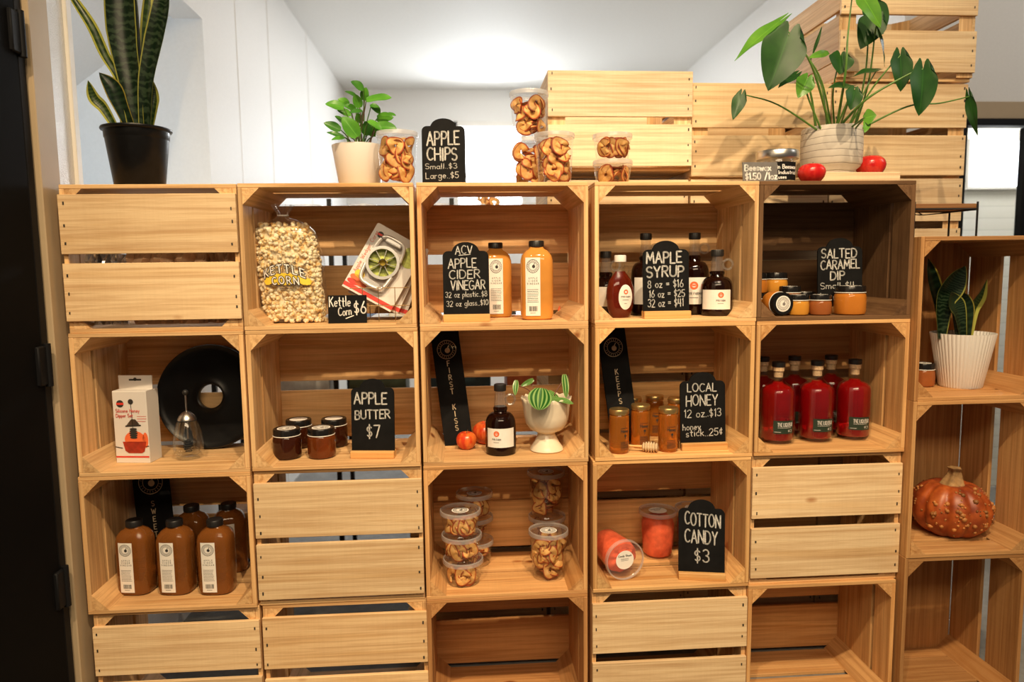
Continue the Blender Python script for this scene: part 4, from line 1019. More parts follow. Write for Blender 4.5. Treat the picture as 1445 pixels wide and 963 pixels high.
# ------------------------------------------------------------------ cotton candy tubs
def candy(label, clabel, loc, rot, lab):
    r = thing('candy_tub', label, 'tub', loc, 0, 'tubs of cotton candy'); r.rotation_euler = rot; R = .0605; h = .150; rb = .050; rt = .0575
    mb = MB(); mb.lathe([(.001, .0035), (rb * .9, .0035), (rb * .93, 0), (rb * .97, 0), (rb, .003), (rt, h - .010), (rt, h - .004)], 44); mb.build('tub_wall', M['clear'], r)
    mb = MB(); mb.lathe([(R * .985, h - .013), (R, h - .012), (R, h - .003), (R * .985, h), (R * .93, h), (R * .92, h - .004)], 44, 0); mb.lathe([(R * .92, h - .004), (.0005, h - .0042)], 44, 1); ld = mb.build('lid', [M['rim'], M['frost']], r)
    zt = h - .0036; mb = MB(); mb.dot(0, 0, .0285, lambda a, b: Vector((a, b, zt)), 0, 32); lb = mb.build('lid_label', M['paper'], ld, recalc=False)
    m2 = lambda a, b: Vector((a * math.cos(lab) - b * math.sin(lab), a * math.sin(lab) + b * math.cos(lab), zt + .0004)); mb = MB(); text(mb, 'Candy Shack', -.021, .021, .010, .0055, .0011, m2); textlines(mb, -.012, .012, -.002, .004, 3, m2, 0, .0008); mb.build('printing', M['ink'], lb, recalc=False)
    mb = MB(); mb.lathe([(.001, .006), (.040, .006), (.047, .012), (.0485, .040), (.051, .080), (.0525, .110), (.047, .126), (.030, .134), (.001, .136)], 60, fn=lambda p, a: p * (1 - .03 * (1 + math.sin(5 * a + p.z * 60) * math.sin(p.z * 95 + 3 * a)))); 
    o = mb.build('cotton_candy', M['cotton'], None, sharp=80); o.location = loc; o.rotation_euler = rot
    tag(o, clabel, 'candy', 'cotton candy in tubs')
candy('upright tub of red cotton candy left of the cotton candy sign', 'red cotton candy filling the upright tub', (.606, .226, F3), (0, 0, 0), .3)
candy('upright cotton candy tub half hidden behind the cotton candy sign', 'red cotton candy in the tub behind the sign', (.728, .238, F3), (0, 0, .5), .1)
candy('tub of red cotton candy lying on its side, lid facing out', 'red cotton candy inside the tub lying down', (.430, .196, F3 + .0608), (math.radians(90), 0, math.radians(12)), 0)

# ------------------------------------------------------------------ popcorn bag
pr = thing('popcorn_bag', 'tall clear cellophane bag of kettle corn tied at the top', 'bag', (-.490, .125, F1), math.radians(-4))
BW, BD, BH = .090, .048, .288
def bag_r(z):
    t = z / BH
    k = 1.0 if t < .86 else math.sqrt(max(0, 1 - ((t - .86) / .16) ** 2))
    return (.93 + .10 * math.sin(PI * min(1, t * 1.05))) * max(.12, k)
def bag_pt(a, z, s=1.0):
    n = 2.7; ca, sa = math.cos(a), math.sin(a); q = (abs(ca) ** n + abs(sa) ** n) ** (-1 / n); k = bag_r(z) * s
    wob = 1 + .025 * math.sin(3 * a + z * 40) + .02 * math.sin(5 * a - z * 70)
    return Vector((BW * q * ca * k * wob - .10 * (z - BH * .5) * .9, BD * q * sa * k * wob, z))
mb = MB(); rows = [.004 + (BH - .004) * i / 34 for i in range(35)]; seg = 64
vs = []; fs = []
for z in rows:
    for k in range(seg):
        p = bag_pt(2 * PI * k / seg, z, 1.05); vs.append(p)
top = bag_pt(0, BH, 0)
neck = [(.020, .294), (.013, .301), (.015, .310), (.024, .322), (.028, .332)]
for (rr, z) in neck:
    for k in range(seg):
        a = 2 * PI * k / seg; f = 1 + .28 * math.sin(9 * a) * (1 if z > .296 else .4)
        vs.append(Vector((top.x + .02 * (z - .29) + rr * f * math.cos(a), rr * .7 * f * math.sin(a), z)))
nr = len(rows) + len(neck)
for i in range(nr - 1):
    for k in range(seg): fs.append((i * seg + k, i * seg + (k + 1) % seg, (i + 1) * seg + (k + 1) % seg, (i + 1) * seg + k))
mb._add(vs, fs, 0, True); mb.build('cellophane', M['bag'], pr)
mb = MB(); mb.tube([(top.x + .0145 * math.cos(t), .0105 * math.sin(t), .302 + .001 * math.sin(t)) for t in [2 * PI * k / 20 for k in range(20)]], .002, 6, closed=True); mb.build('tie', M['white_plastic'], pr)
LZ = .042
def bagmap(a, b):
    ca = max(-.97, min(.97, a / BW)); ang = -math.acos(ca); lo = bag_pt(-PI / 2, b + LZ, 1.08)
    q = bag_pt(ang, b + LZ, 1.085); return Vector((a + lo.x, q.y - .0052, b + LZ))
pl = MB()
for k in range(9):
    t = k / 8; x = -.050 + .10 * t
    pl.ribbon([(x, .088 + .012 * math.sin(PI * t) - .012), (x + .0115, .088 + .012 * math.sin(PI * (t + .1)) - .010)], .020, bagmap)
pl.dot(0, .080, .036, bagmap, 0, 24, .014)
lb = pl.build('printed_logo', M['yellow_ink'], pr)
m2 = lambda a, b: bagmap(a, b) + Vector((0, -.0006, 0))
def arcmap(h): return lambda a, b: m2(a, b + h * (1 - (a / .05) ** 2))
mb = MB(); text(mb, 'Hand Popped', -.034, .036, .118, .012, .0014, lambda a, b: m2(a, b) + Vector((0, 0, a * .12)))
text(mb, 'KETTLE', -.056, .056, .088, .022, .0075, arcmap(.012), gap=.45); text(mb, 'CORN', -.034, .038, .064, .019, .0072, arcmap(.006), gap=.45); textlines(mb, -.016, .020, .052, .056, 2, m2, 0, .0014); mb.build('printing', M['ink'], lb)
m3 = lambda a, b: bagmap(a, b) + Vector((0, -.0011, 0))
mb = MB(); text(mb, 'KETTLE', -.056, .056, .088, .022, .0030, lambda a, b: m3(a, b + .012 * (1 - (a / .05) ** 2)), gap=.45); text(mb, 'CORN', -.034, .038, .064, .019, .0030, lambda a, b: m3(a, b + .006 * (1 - (a / .05) ** 2)), gap=.45); mb.build('printing_fill', M['paper'], lb)
# the popped corn itself
mb = MB(); rnd = random.Random(3)
def kernel(c, s):
    mb.ball(c, s, 0, 1, jit=.16)
    for _ in range(4):
        v = Vector((rnd.uniform(-1, 1), rnd.uniform(-1, 1), rnd.uniform(-1, 1))).normalized()
        mb.ball(Vector(c) + v * s * .75, s * rnd.uniform(.5, .8), 0, 1, jit=.18)
z = .010
while z < BH - .012:
    per = 2 * PI * BW * .75 * bag_r(z); n = max(4, int(per / .0150))
    for k in range(n):
        a = 2 * PI * (k + rnd.random() * .8) / n
        if math.sin(a) > .45: continue
        kernel(bag_pt(a, min(BH - .008, z + rnd.uniform(-.004, .004)), rnd.uniform(.84, .90)), rnd.uniform(.0062, .0086))
    z += .0125
vs = [bag_pt(2 * PI * k / 40, zz, .80) for zz in rows[1:-2] for k in range(40)]; n = len(rows) - 3
mb._add(vs, [(i * 40 + k, i * 40 + (k + 1) % 40, (i + 1) * 40 + (k + 1) % 40, (i + 1) * 40 + k) for i in range(n - 1) for k in range(40)] + [tuple(range(40)), tuple((n - 1) * 40 + k for k in range(40))], 0, True)
o = mb.build('popcorn', M['popcorn'], None, (-.490, .125, F1), (0, 0, math.radians(-4)), sharp=70)
tag(o, 'cream and golden popped corn filling the cellophane bag', 'popcorn'); o['kind'] = 'stuff'

# ------------------------------------------------------------------ apple corer packs in their wire rack
def rotz2(pts, ang, c=(0, 0)):
    ca, sa = math.cos(ang), math.sin(ang); return [(c[0] + x * ca - y * sa, c[1] + x * sa + y * ca) for x, y in pts]
M['photo_green'] = simple('printed_green', (.42, .48, .09), .45, var=.5, bscale=60)
def pack(label, x, y, z, ang, full=True):
    """white blister card standing on its lower corner, leaned to the right; local x-z is the card"""
    r = thing('apple_corer_pack', label, 'package', (x, y, z), 0, 'apple corer packs'); r.rotation_euler = (math.radians(-9), math.radians(ang), 0)
    w, h = .155, .210
    mb = MB(); mb.prism([(-w / 2, 0), (w / 2, 0), (w / 2, h - .004), (w / 2 - .004, h), (-w / 2 + .004, h), (-w / 2, h - .004)], -.0012, .0012)
    cd = mb.build('card', M['cardboard'], r)
    mp = flat(-.0018); mb = MB(); mb.rect(-w / 2, .006, w / 2, .018, mp); mb.build('red_band', M['red_ink'], cd); mb = MB(); mb.dot(-w / 2 + .024, h - .028, .0095, mp, 1, 24); mb.rect(-w / 2 + .0155, h - .031, -w / 2 + .0325, h - .025, flat(-.0021)); mb.build('printed_emblem', [M['red_ink'], M['ink']], cd); mb = MB()
    mb.rect(-.012, h - .026, .012, h - .022, mp, 1); mb.dot(0, h - .024, .004, mp, 1)
    mb.build('hang_slot', [M['red_ink'], M['ink']], cd)
    if full:
        mb = MB(); text(mb, 'Apple Wedger Corer', -.058, .075, 0, .011, .0014, lambda a, b: Vector((-w / 2 + .012 - b * 1.0 + .004, -.0018, .112 + a))); mb.build('printing', M['rust_ink'], cd)
        mb = MB(); mp = flat(-.0019)
        mb.dot(.052, h - .052, .023, mp, 0, 20, .026)
        for k in range(4): mb.dot(.037 + .010 * k, h - .034 + .004 * (k % 2), .008, mp, 0, 12, .014)
        mb.build('printed_apple', M['photo_green'], cd)
        mb = MB(); mb.dot(-.052, .040, .020, mp, 0, 14, .010); mb.dot(-.056, .026, .018, mp, 1, 14, .008); mb.dot(-.034, .030, .018, mp, 0, 14, .008); mb.dot(-.050, .054, .015, mp, 2, 14, .013)
        mb.build('printed_fruit', [M['orange_ink'], M['red_ink'], M['yellow_ink']], cd)
        # chrome wedger held on the card
        cx, cz, R = -.008, .112, .044
        mb = MB(); mb.tube([(cx + R * math.cos(t), -.016, cz + R * math.sin(t)) for t in [2 * PI * k / 48 for k in range(48)]], .0045, 10, closed=True)
        mb.lathe([(R - .004, -.010), (R + .004, -.010), (R + .003, .010), (R - .003, .010)], 48, fn=lambda p, a: Vector((p.x, p.z - .013, p.y)), c=(cx, 0, cz)); mb.build('cutter_ring', M['chrome'], r)
        mb = MB(); mb.lathe([(.011, -.010), (.011, .010), (.0095, .010), (.0095, -.010)], 24, fn=lambda p, a: Vector((p.x, p.z - .013, p.y)), c=(cx, 0, cz))
        mb.build('core_tube', M['chrome'], r)
        for k in range(8):
            t = 2 * PI * k / 8 + .2; mb = MB(); mb.box((0, 0, 0), (R - .012, .015, .0011)); mb.build('blade', M['chrome'], r, (cx + (R + .010) / 2 * math.cos(t), -.013, cz + (R + .010) / 2 * math.sin(t)), (0, -t, 0))
        for s in (-1, 1):
            mb = MB(); mb.tube(bez([(cx - .042, -.016, cz + s * .024), (cx - .036, -.018, cz + s * .060), (cx - .020, -.019, cz + s * .073), (cx + .020, -.019, cz + s * .073), (cx + .036, -.018, cz + s * .060), (cx + .042, -.016, cz + s * .024)], 6), .0055, 10)
            mb.box((cx, -.017, cz + s * .066), (.050, .008, .016), bev=.003); mb.build('handle', M['chrome'], r)
        mb = MB(); mb.dot(cx, cz, R - .002, flat(-.0022), 0, 32); mb.dot(cx, cz, .014, flat(-.0026), 1, 16)
        mb.build('apple_picture', [M['photo_green'], M['yellow_ink']], cd)
    return r
pack('apple corer pack at the front, white card with a chrome ring cutter', -.278, .118, F1 + .064, 30)
pack('second apple corer pack, fanned out behind the front one', -.262, .140, F1 + .050, 25, False)
pack('rearmost apple corer pack, most upright of the three', -.243, .162, F1 + .036, 20, False)
wr = thing('wire_rack', 'thin brass wire rack holding the apple corer packs', 'rack', (-.232, .075, F1))
mb = MB()
for xx in (-.050, -.006, .040): mb.tube([(xx, 0, .001), (xx, 0, .098)], .0011, 6)
for zz in (.0012, .046, .096): mb.tube([(-.085 if zz > .09 else -.05, 0, zz), (.080, 0, zz)], .0012, 6)
mb.build('front_grid', M['gold_wire'], wr)
mb = MB()
for xx in (-.05, .08): mb.tube([(xx, 0, .0012), (xx, .150, .0012), (xx, .150, .09)], .0012, 6)
mb.build('side_wire', M['gold_wire'], wr)

# ------------------------------------------------------------------ honey dipper box, glass and black disc
bx = thing('honey_dipper_box', 'white hang-tab box printed with a honey dipper, red stripe below', 'box', (-.935, .120, F2), math.radians(-7))
w, d, h = .098, .062, .205
mb = MB(); mb.box((0, 0, h / 2), (w, d, h), bev=.0012); bd = mb.build('carton', M['cardboard'], bx)
mb = MB(); ho = [(-w / 2, h - .002), (w / 2, h - .002), (w / 2, h + .040), (-w / 2, h + .040)]; mb.prism(ho, .004, .0065); mb.prism([(-w / 2, h - .001), (w / 2, h - .001), (w / 2, h + .001), (-w / 2, h + .001)], -d / 2 + .002, .006)
mb.build('hang_tab', M['cardboard'], bx)
mb = MB(); mp = flat(.0034); mb.rect(-.018, h + .025, .018, h + .030, mp); mb.dot(0, h + .029, .005, mp); mb.build('hang_slot', M['ink'], bx)
mp = flat(-d / 2 - .0007); m2 = flat(-d / 2 - .0011); m3 = flat(-d / 2 - .0015)
mb = MB(); mb.rect(-w / 2 + .001, .016, w / 2 - .001, .0205, mp); text(mb, 'Silicone Honey', -.040, .028, .146, .0095, .0013, m3); text(mb, 'Dipper Set', -.040, .008, .132, .0095, .0013, m3); textlines(mb, .020, .046, .120, .134, 3, mp, 0, .0012); mb.build('red_print', M['red_ink'], bd); mb = MB(); mb.rect(-.0375, .167, -.0165, .173, m2); mb.build('emblem_band', M['red_ink'], bd)
mb = MB(); mb.dot(-.027, .170, .0105, mp, 0, 24); mb.build('printed_emblem', M['ink'], bd)
mb = MB(); mb.dot(.004, .176, .0075, m2, 0, 20); mb.ribbon([(.004, .17), (.006, .085)], .0016, m2)
for k in range(5): mb.dot(.007, .074 + .006 * k, .0125 - .001 * abs(k - 2), m3, 0, 20, .0035)
mb.ribbon([(-.014, .1065), (.028, .1085)], .004, m2); mb.build('printed_dipper', M['ink'], bd)
for q in ([(-.048, .047), (-.028, .043)], [(.036, .047), (.048, .049)]): mb = MB(); mb.ribbon(q, .0025, mp); mb.build('printed_shadow', M['ink'], bd)
mb = MB()
mb._add([m2(-.012, .109), m2(.026, .111), m2(.014, .126), m2(.002, .126)], [(0, 1, 2, 3)]); mb.build('printed_lid', M['steel'], bd)
mb = MB(); mb.dot(.010, .068, .030, mp, 0, 24, .024); mb.dot(.040, .066, .008, mp, 0, 16, .022); mb.build('printed_apple', M['orange_ink'], bd)
M['tea_print'] = simple('printed_honey_red', (.36, .03, .012), .5, var=.3, bscale=60)
mb = MB(); mb._add([m2(-.026, .062), m2(.042, .062), m2(.036, .034), m2(.028, .029), m2(-.010, .029), m2(-.020, .036)], [(0, 1, 2, 3, 4, 5)]); mb.build('printed_honey', M['tea_print'], bd)

dg = thing('honey_dipper_pot', 'egg-shaped glass honey pot with a steel lid and black dipper', 'pot', (-.800, .128, F2))
mb = MB(); mb.lathe([(.001, .0045), (.020, .002), (.029, .0), (.036, .010), (.0415, .032), (.041, .055), (.036, .082), (.029, .104), (.024, .114)], 44)
mb.lathe([(.001, .008), (.022, .008), (.033, .016), (.0385, .034), (.038, .055), (.033, .082), (.0265, .104), (.023, .114)], 44); mb.build('glass_egg', M['glass'], dg)
mb = MB(); mb.lathe([(.0255, .112), (.0250, .116), (.021, .124), (.012, .134), (.004, .138), (.0005, .139)], 40, cap0=True); mb.build('steel_lid', M['steel'], dg)
mb = MB(); mb.lathe([(.0258, .1095), (.0265, .1125), (.0245, .1135)], 40); mb.build('lid_gasket', M['silicone'], dg)
mb = MB(); mb.tube([(0, 0, .05), (0, 0, .185)], .0022, 10); mb.build('rod', M['steel'], dg)
mb = MB(); mb.ball((0, 0, .192), .0085, 0, 3); mb.build('knob', M['silicone'], dg)
mb = MB(); pf = [(.0005, .017)]
for k in range(6): rr = .0145 - .0008 * (k - 2.5) ** 2; pf += [(rr - .004, .0185 + k * .006), (rr, .020 + k * .006), (rr, .0215 + k * .006), (rr - .004, .023 + k * .006)]
mb.lathe(pf + [(.002, .056)], 30); mb.build('dipper_head', M['silicone'], dg)

ds = thing('black_disc', 'large glossy black disc with a round hole, leaning at the back', 'disc', (-.772, .232, F2 + .001)); ds.rotation_euler = (math.radians(-7.5), 0, 0)
R = .158; mb = MB(); mb.lathe([(.036, -.008), (.036, .006), (.040, .008), (.044, .0055), (.060, .004), (.100, .004), (.138, .006), (.150, .012), (R - .003, .016), (R, .012), (R, -.012), (R - .006, -.016), (.142, -.012), (.12, -.008), (.036, -.008)], 72, fn=lambda p, a: Vector((p.x, -p.z, p.y)), c=(0, 0, R)); mb.build('disc_plate', M['black_plastic'], ds)

# ------------------------------------------------------------------ tall black name boards
def banner(label, x, y, z, w, h, roll, lean, letters, rings=True, yaw=0):
    r = thing('name_board', label, 'board', (x, y, z), 0, 'tall black name boards'); r.rotation_euler = (math.radians(-lean), math.radians(roll), math.radians(yaw))
    mb = MB(); mb.box((0, 0, h / 2), (w, .008, h), bev=.0012); mb.build('board', M['chalkboard'], r)
    mp = flat(-.0047); mb = MB(); b = h - .062; rr = w * .33
    if rings:
        mb.ring(0, b, rr, .0017, mp); mb.ring(0, b, rr * .66, .0014, mp)
        for k in range(22):
            if k in (0, 11): continue
            t = 2 * PI * k / 22; mb.ribbon([(rr * .75 * math.cos(t), b + rr * .75 * math.sin(t)), (rr * .90 * math.cos(t), b + rr * .90 * math.sin(t))], .0012, mp)
        mb.dot(.002, b - .003, rr * .28, mp, 0, 18); mb.ribbon([(.003, b + .004), (.008, b + .012)], .0025, mp)
    for c, zz, hh in letters:
        wd = G[c][0] * hh * .92; text(mb, c, -wd / 2, wd / 2, zz, hh, .0024, mp)
    mb.build('lettering', M['gold_ink'], r); return r
banner('tall black board reading first kiss, leaning behind the red apples', -.022, .182, F2 + .004, .086, .352, -6.5, 8.5,
       [(c, .352 - .112 - .0215 * k, .0155) for k, c in enumerate('FIRST')] + [(c, .352 - .112 - .0215 * (k + 6.2), .0155) for k, c in enumerate('KISS')])
banner('tall black board reading keeps, at the left of the honey jars', .484, .152, F2 + .004, .086, .352, -6.0, 9, [(c, .352 - .145 - .0225 * k, .0155) for k, c in enumerate('KEEPS')])
banner('tall black board reading sweet, behind the brown vinegar bottles', -.938, .216, F3 + .004, .108, .345, -6.0, 8, [(c, .345 - .135 - .0235 * k, .0155) for k, c in enumerate('SWEET')] + [(c, .345 - .135 - .0235 * (k + 6), .0155) for k, c in enumerate('NU')])

# ------------------------------------------------------------------ apples
def apple(label, x, y, z, R, m, rz=0, sq=.88):
    r = thing('apple', label, 'apple', (x, y, z), rz, 'red apples'); n = 18; pf = []
    for k in range(n + 1):
        t = -PI / 2 + PI * k / n; rr = R * math.cos(t) * (1 + .10 * math.sin(t)); zz = R * sq * math.sin(t)
        d = math.exp(-(rr / (R * .28)) ** 2); zz += (.22 if t < 0 else -.34) * R * d
        pf.append((max(.0004, rr), zz))
    mn = min(q[1] for q in pf); pf = [(a, b - mn) for a, b in pf]
    mb = MB(); mb.lathe(pf, 36, fn=lambda p, a: Vector((p.x * (1 + .02 * math.cos(5 * a)), p.y * (1 + .02 * math.cos(5 * a)), p.z))); mb.build('flesh', m, r, sharp=180)
    zt = pf[-1][1]; mb = MB(); mb.tube([(0, 0, zt - .001), (.002, 0, zt + .008), (.005, .001, zt + .014)], .0013, 6); mb.build('stem', M['brown_stem'], r); return r
apple('red apple on the shelf edge in front of the grey ribbed pot', .994, .055, TOP, .0375, M['apple'], .4, .82)
PLZ = TOP + .034
apple('red apple on the wooden plank right of the grey ribbed pot', 1.246, .190, PLZ, .0430, M['apple'], 1.6, .82)
apple('smaller striped apple in front of the first kiss board', .000, .140, F2, .0305, M['apple_stripe'], 0, .94)
apple('striped apple half hidden behind the single syrup jug', .060, .200, F2, .0400, M['apple_stripe'], 2, .94)

# ------------------------------------------------------------------ footed planter, honey dipper
bp_ = thing('footed_planter', 'cream footed planter with a scalloped rim and striped leaves', 'planter', (.236, .100, F2))
def scal(p, a):
    t = max(0, min(1, (p.z - .128) / .030)); k = 1 + .028 * t * math.cos(18 * a); return Vector((p.x * k, p.y * k, p.z + .0026 * t * math.cos(18 * a)))
mb = MB(); mb.lathe([(.001, .006), (.030, .004), (.046, .0), (.049, .003), (.047, .010), (.036, .026), (.027, .044), (.0245, .052), (.030, .056), (.048, .064), (.061, .082), (.066, .105), (.068, .128), (.071, .145), (.0735, .156), (.072, .158), (.069, .156), (.066, .145), (.064, .120), (.058, .090)], 96, fn=scal); mb.build('bowl', M['cream_ceramic'], bp_, sharp=60)
mb = MB(); mb.lathe([(.0005, .142), (.065, .140)], 32); mb.build('soil', M['soil'], bp_)
hd = thing('honey_dipper', 'small pale wooden honey dipper lying between the front honey jars', 'dipper', (.504, .046, F2 + .0158)); hd.rotation_euler = (0, 0, math.radians(-20)); hd.scale = (1.25, 1.25, 1.25)
pf = [(.0005, 0), (.0085, .001)]
for k in range(6): rr = .0125 - .0004 * (k - 2.5) ** 2; pf += [(rr - .0035, .002 + k * .0058), (rr, .003 + k * .0058), (rr, .0055 + k * .0058), (rr - .0035, .0064 + k * .0058)]
turn = lambda p, a: Vector((.040 - p.z, p.x, p.y))
mb = MB(); mb.lathe(pf + [(.0035, .038)], 30, fn=turn); mb.build('dipper_head', M['wood_face'], hd)
mb = MB(); mb.lathe([(.0035, .037), (.0028, .055), (.0034, .085), (.0040, .098), (.0005, .100)], 20, fn=turn); mb.build('handle', M['block'], hd)

# ------------------------------------------------------------------ plants
def leaf(parent, base, tip, w, m, kind='heart', face=(0, -1, .25), droop=.12, cup=.18, nu=10, nv=14, roll=0.0, name='leaf'):
    b = Vector(base); t = Vector(tip); ax = t - b; Lh = ax.length; ax.normalize()
    f = Vector(face); f = (f - ax * f.dot(ax)).normalized()
    if roll: f = Matrix.Rotation(roll, 3, ax) @ f
    sd = ax.cross(f).normalized()
    def hw(v):
        if kind == 'heart': return (w / 2) * ((.50 + .50 * math.sin(PI / 2 * min(1, v / .26)) ** .8) if v < .26 else max(0, 1 - ((v - .26) / .74) ** 1.75) ** .95)
        return (w / 2) * max(0, math.sin(PI * min(1, .06 + .94 * v) ** .85)) ** .62
    def P(u, v):
        s = u * 2 - 1; q = hw(v)
        x = v * Lh
        if kind == 'heart': x -= .24 * Lh * (1 - v) ** 2.4 * (math.sin(PI * min(1, abs(s))) ** .7 if abs(s) > .01 else 0)
        n = -droop * Lh * (v ** 2) + cup * abs(s) * q - .02 * Lh * math.sin(8 * v + s) * abs(s)
        return b + ax * x + sd * (s * q) + f * n
    mb = MB(); mb.grid(nu, nv, P); return mb.build(name, m, parent, sharp=180, recalc=False)
def blade(parent, pts, w, m, face=(0, -1, 0), name='leaf', twist=0.0, wb=.55):
    c = bez(pts, 8); n = len(c); mb = MB()
    def P(u, v):
        i = min(n - 1, int(round(v * (n - 1)))); p = c[i]; d = (c[min(i + 1, n - 1)] - c[max(i - 1, 0)]).normalized()
        f = Vector(face); f = (f - d * f.dot(d)).normalized(); f = Matrix.Rotation(twist * v, 3, d) @ f; sd = d.cross(f)
        k = (wb + (1 - wb) * min(1, v / .45)) * (1 if v < .55 else max(0, 1 - ((v - .55) / .45) ** 2.2)); s = u * 2 - 1
        return p + sd * (s * w / 2 * k) + f * (-.22 * w * (1 - s * s) * k)
    mb.grid(6, n - 1, P); return mb.build(name, m, parent, sharp=180, recalc=False)
def local(root, p): return Vector(p) - root.location
def pot(parent, prof, m, seg=48, fn=None, name='pot', soil=None):
    mb = MB(); mb.lathe(prof, seg, fn=fn); o = mb.build(name, m, parent, sharp=50)
    if soil: q = MB(); q.lathe([(.0005, soil[1] + .004), (soil[0], soil[1])], 28); q.build('soil', M['soil'], parent)
    return o
PHILO = [([0.909,0.1,2.009],[0.77,0.08,1.909],0.048),([0.903,0.03,1.949],[0.846,0.01,1.802],0.115),([0.81,0.12,1.811],[0.78,0.1,1.74],0.038),([1.005,0.12,1.858],[0.972,0.1,1.801],0.053),([0.991,0.16,1.881],[0.928,0.14,1.842],0.034),([1.091,0.1,1.917],[1.083,0.08,1.862],0.072),([1.107,0.2,1.954],[1.042,0.18,1.937],0.021),([1.127,0.1,1.83],[1.05,0.08,1.829],0.042),([1.201,0.1,1.878],[1.122,0.08,1.862],0.033),([1.202,0.12,2.029],[1.153,0.1,1.94],0.075),([1.113,0.05,2.07],[1.173,0.03,1.976],0.059),([1.242,0.22,2.103],[1.282,0.2,2.014],0.084),([1.182,0.08,1.993],[1.213,0.06,1.881],0.03),([1.269,0.1,1.918],[1.269,0.08,1.816],0.065),([1.3,0.04,1.864],[1.29,0.02,1.736],0.081),([1.498,0.12,1.808],[1.51,0.1,1.693],0.022),([1.132,0.03,1.728],[1.151,0.01,1.732],0.043),([1.108,0.05,1.808],[1.091,0.03,1.752],0.05),([1.137,0.03,1.718],[1.122,0.01,1.686],0.021),([1.059,0.2,1.951],[1.077,0.18,2.024],0.009)]
PHILO_STEMS = [[[1.031,0.13,1.721],[0.919,0.12,1.783],[0.815,0.12,1.812]],[[1.097,0.12,1.736],[0.985,0.06,1.88],[0.903,0.03,1.949]],[[1.111,0.14,1.74],[1.049,0.12,1.845],[0.982,0.1,1.926],[0.909,0.1,2.009]],[[1.025,0.12,1.736],[1.003,0.12,1.819],[1.005,0.12,1.858]],[[1.068,0.15,1.753],[1.031,0.16,1.839],[0.991,0.16,1.881]],[[1.117,0.13,1.733],[1.096,0.08,1.861],[1.094,0.07,1.959],[1.104,0.07,2.087]],[[1.198,0.16,1.755],[1.201,0.16,1.883],[1.19,0.13,1.993],[1.202,0.12,2.029]],[[1.187,0.16,1.755],[1.199,0.14,1.846],[1.19,0.1,1.969],[1.182,0.08,1.993]],[[1.153,0.14,1.74],[1.194,0.12,1.82],[1.235,0.1,1.882],[1.269,0.1,1.918]],[[1.109,0.12,1.736],[1.161,0.08,1.79],[1.259,0.05,1.849],[1.3,0.04,1.864]],[[1.173,0.05,1.738],[1.295,0.1,1.774],[1.409,0.12,1.789],[1.498,0.12,1.808]],[[1.142,0.12,1.736],[1.146,0.06,1.735],[1.137,0.04,1.73]],[[1.119,0.14,1.74],[1.083,0.12,1.82],[1.091,0.1,1.917]],[[1.108,0.16,1.744],[1.091,0.2,1.849],[1.054,0.2,1.919],[1.059,0.2,1.951]],[[1.12,0.12,1.736],[1.096,0.06,1.775],[1.108,0.05,1.808]],[[1.153,0.14,1.746],[1.172,0.11,1.818],[1.201,0.1,1.878]],[[1.108,0.12,1.742],[1.123,0.1,1.805],[1.127,0.1,1.83]],[[1.164,0.1,1.722],[1.143,0.05,1.732],[1.173,0.05,1.738]]]
PEPER = [([-0.268,0.1,1.822],[-0.298,0.085,1.843],0.027),([-0.258,0.08,1.789],[-0.188,0.065,1.798],0.031),([-0.322,0.09,1.771],[-0.369,0.075,1.781],0.031),([-0.283,0.06,1.687],[-0.319,0.045,1.739],0.04),([-0.336,0.11,1.715],[-0.379,0.095,1.733],0.024),([-0.317,0.16,1.797],[-0.346,0.145,1.808],0.021),([-0.237,0.14,1.752],[-0.19,0.125,1.754],0.031),([-0.239,0.1,1.722],[-0.178,0.085,1.717],0.031),([-0.291,0.14,1.813],[-0.322,0.125,1.826],0.015),([-0.282,0.12,1.778],[-0.293,0.105,1.812],0.024),([-0.249,0.12,1.788],[-0.224,0.105,1.76],0.021),([-0.268,0.12,1.798],[-0.262,0.105,1.83],0.026),([-0.27,0.08,1.761],[-0.304,0.065,1.754],0.018),([-0.297,0.15,1.78],[-0.328,0.135,1.788],0.021),([-0.307,0.12,1.759],[-0.342,0.105,1.769],0.019),([-0.334,0.14,1.741],[-0.352,0.125,1.757],0.018),([-0.327,0.1,1.694],[-0.37,0.085,1.706],0.015),([-0.32,0.08,1.688],[-0.355,0.065,1.682],0.017),([-0.254,0.08,1.734],[-0.217,0.065,1.71],0.022),([-0.207,0.16,1.772],[-0.184,0.145,1.763],0.01),([-0.267,0.14,1.705],[-0.267,0.125,1.742],0.027),([-0.317,0.17,1.704],[-0.303,0.155,1.736],0.026),([-0.253,0.17,1.707],[-0.253,0.155,1.743],0.026),([-0.286,0.16,1.744],[-0.293,0.145,1.768],0.022)]
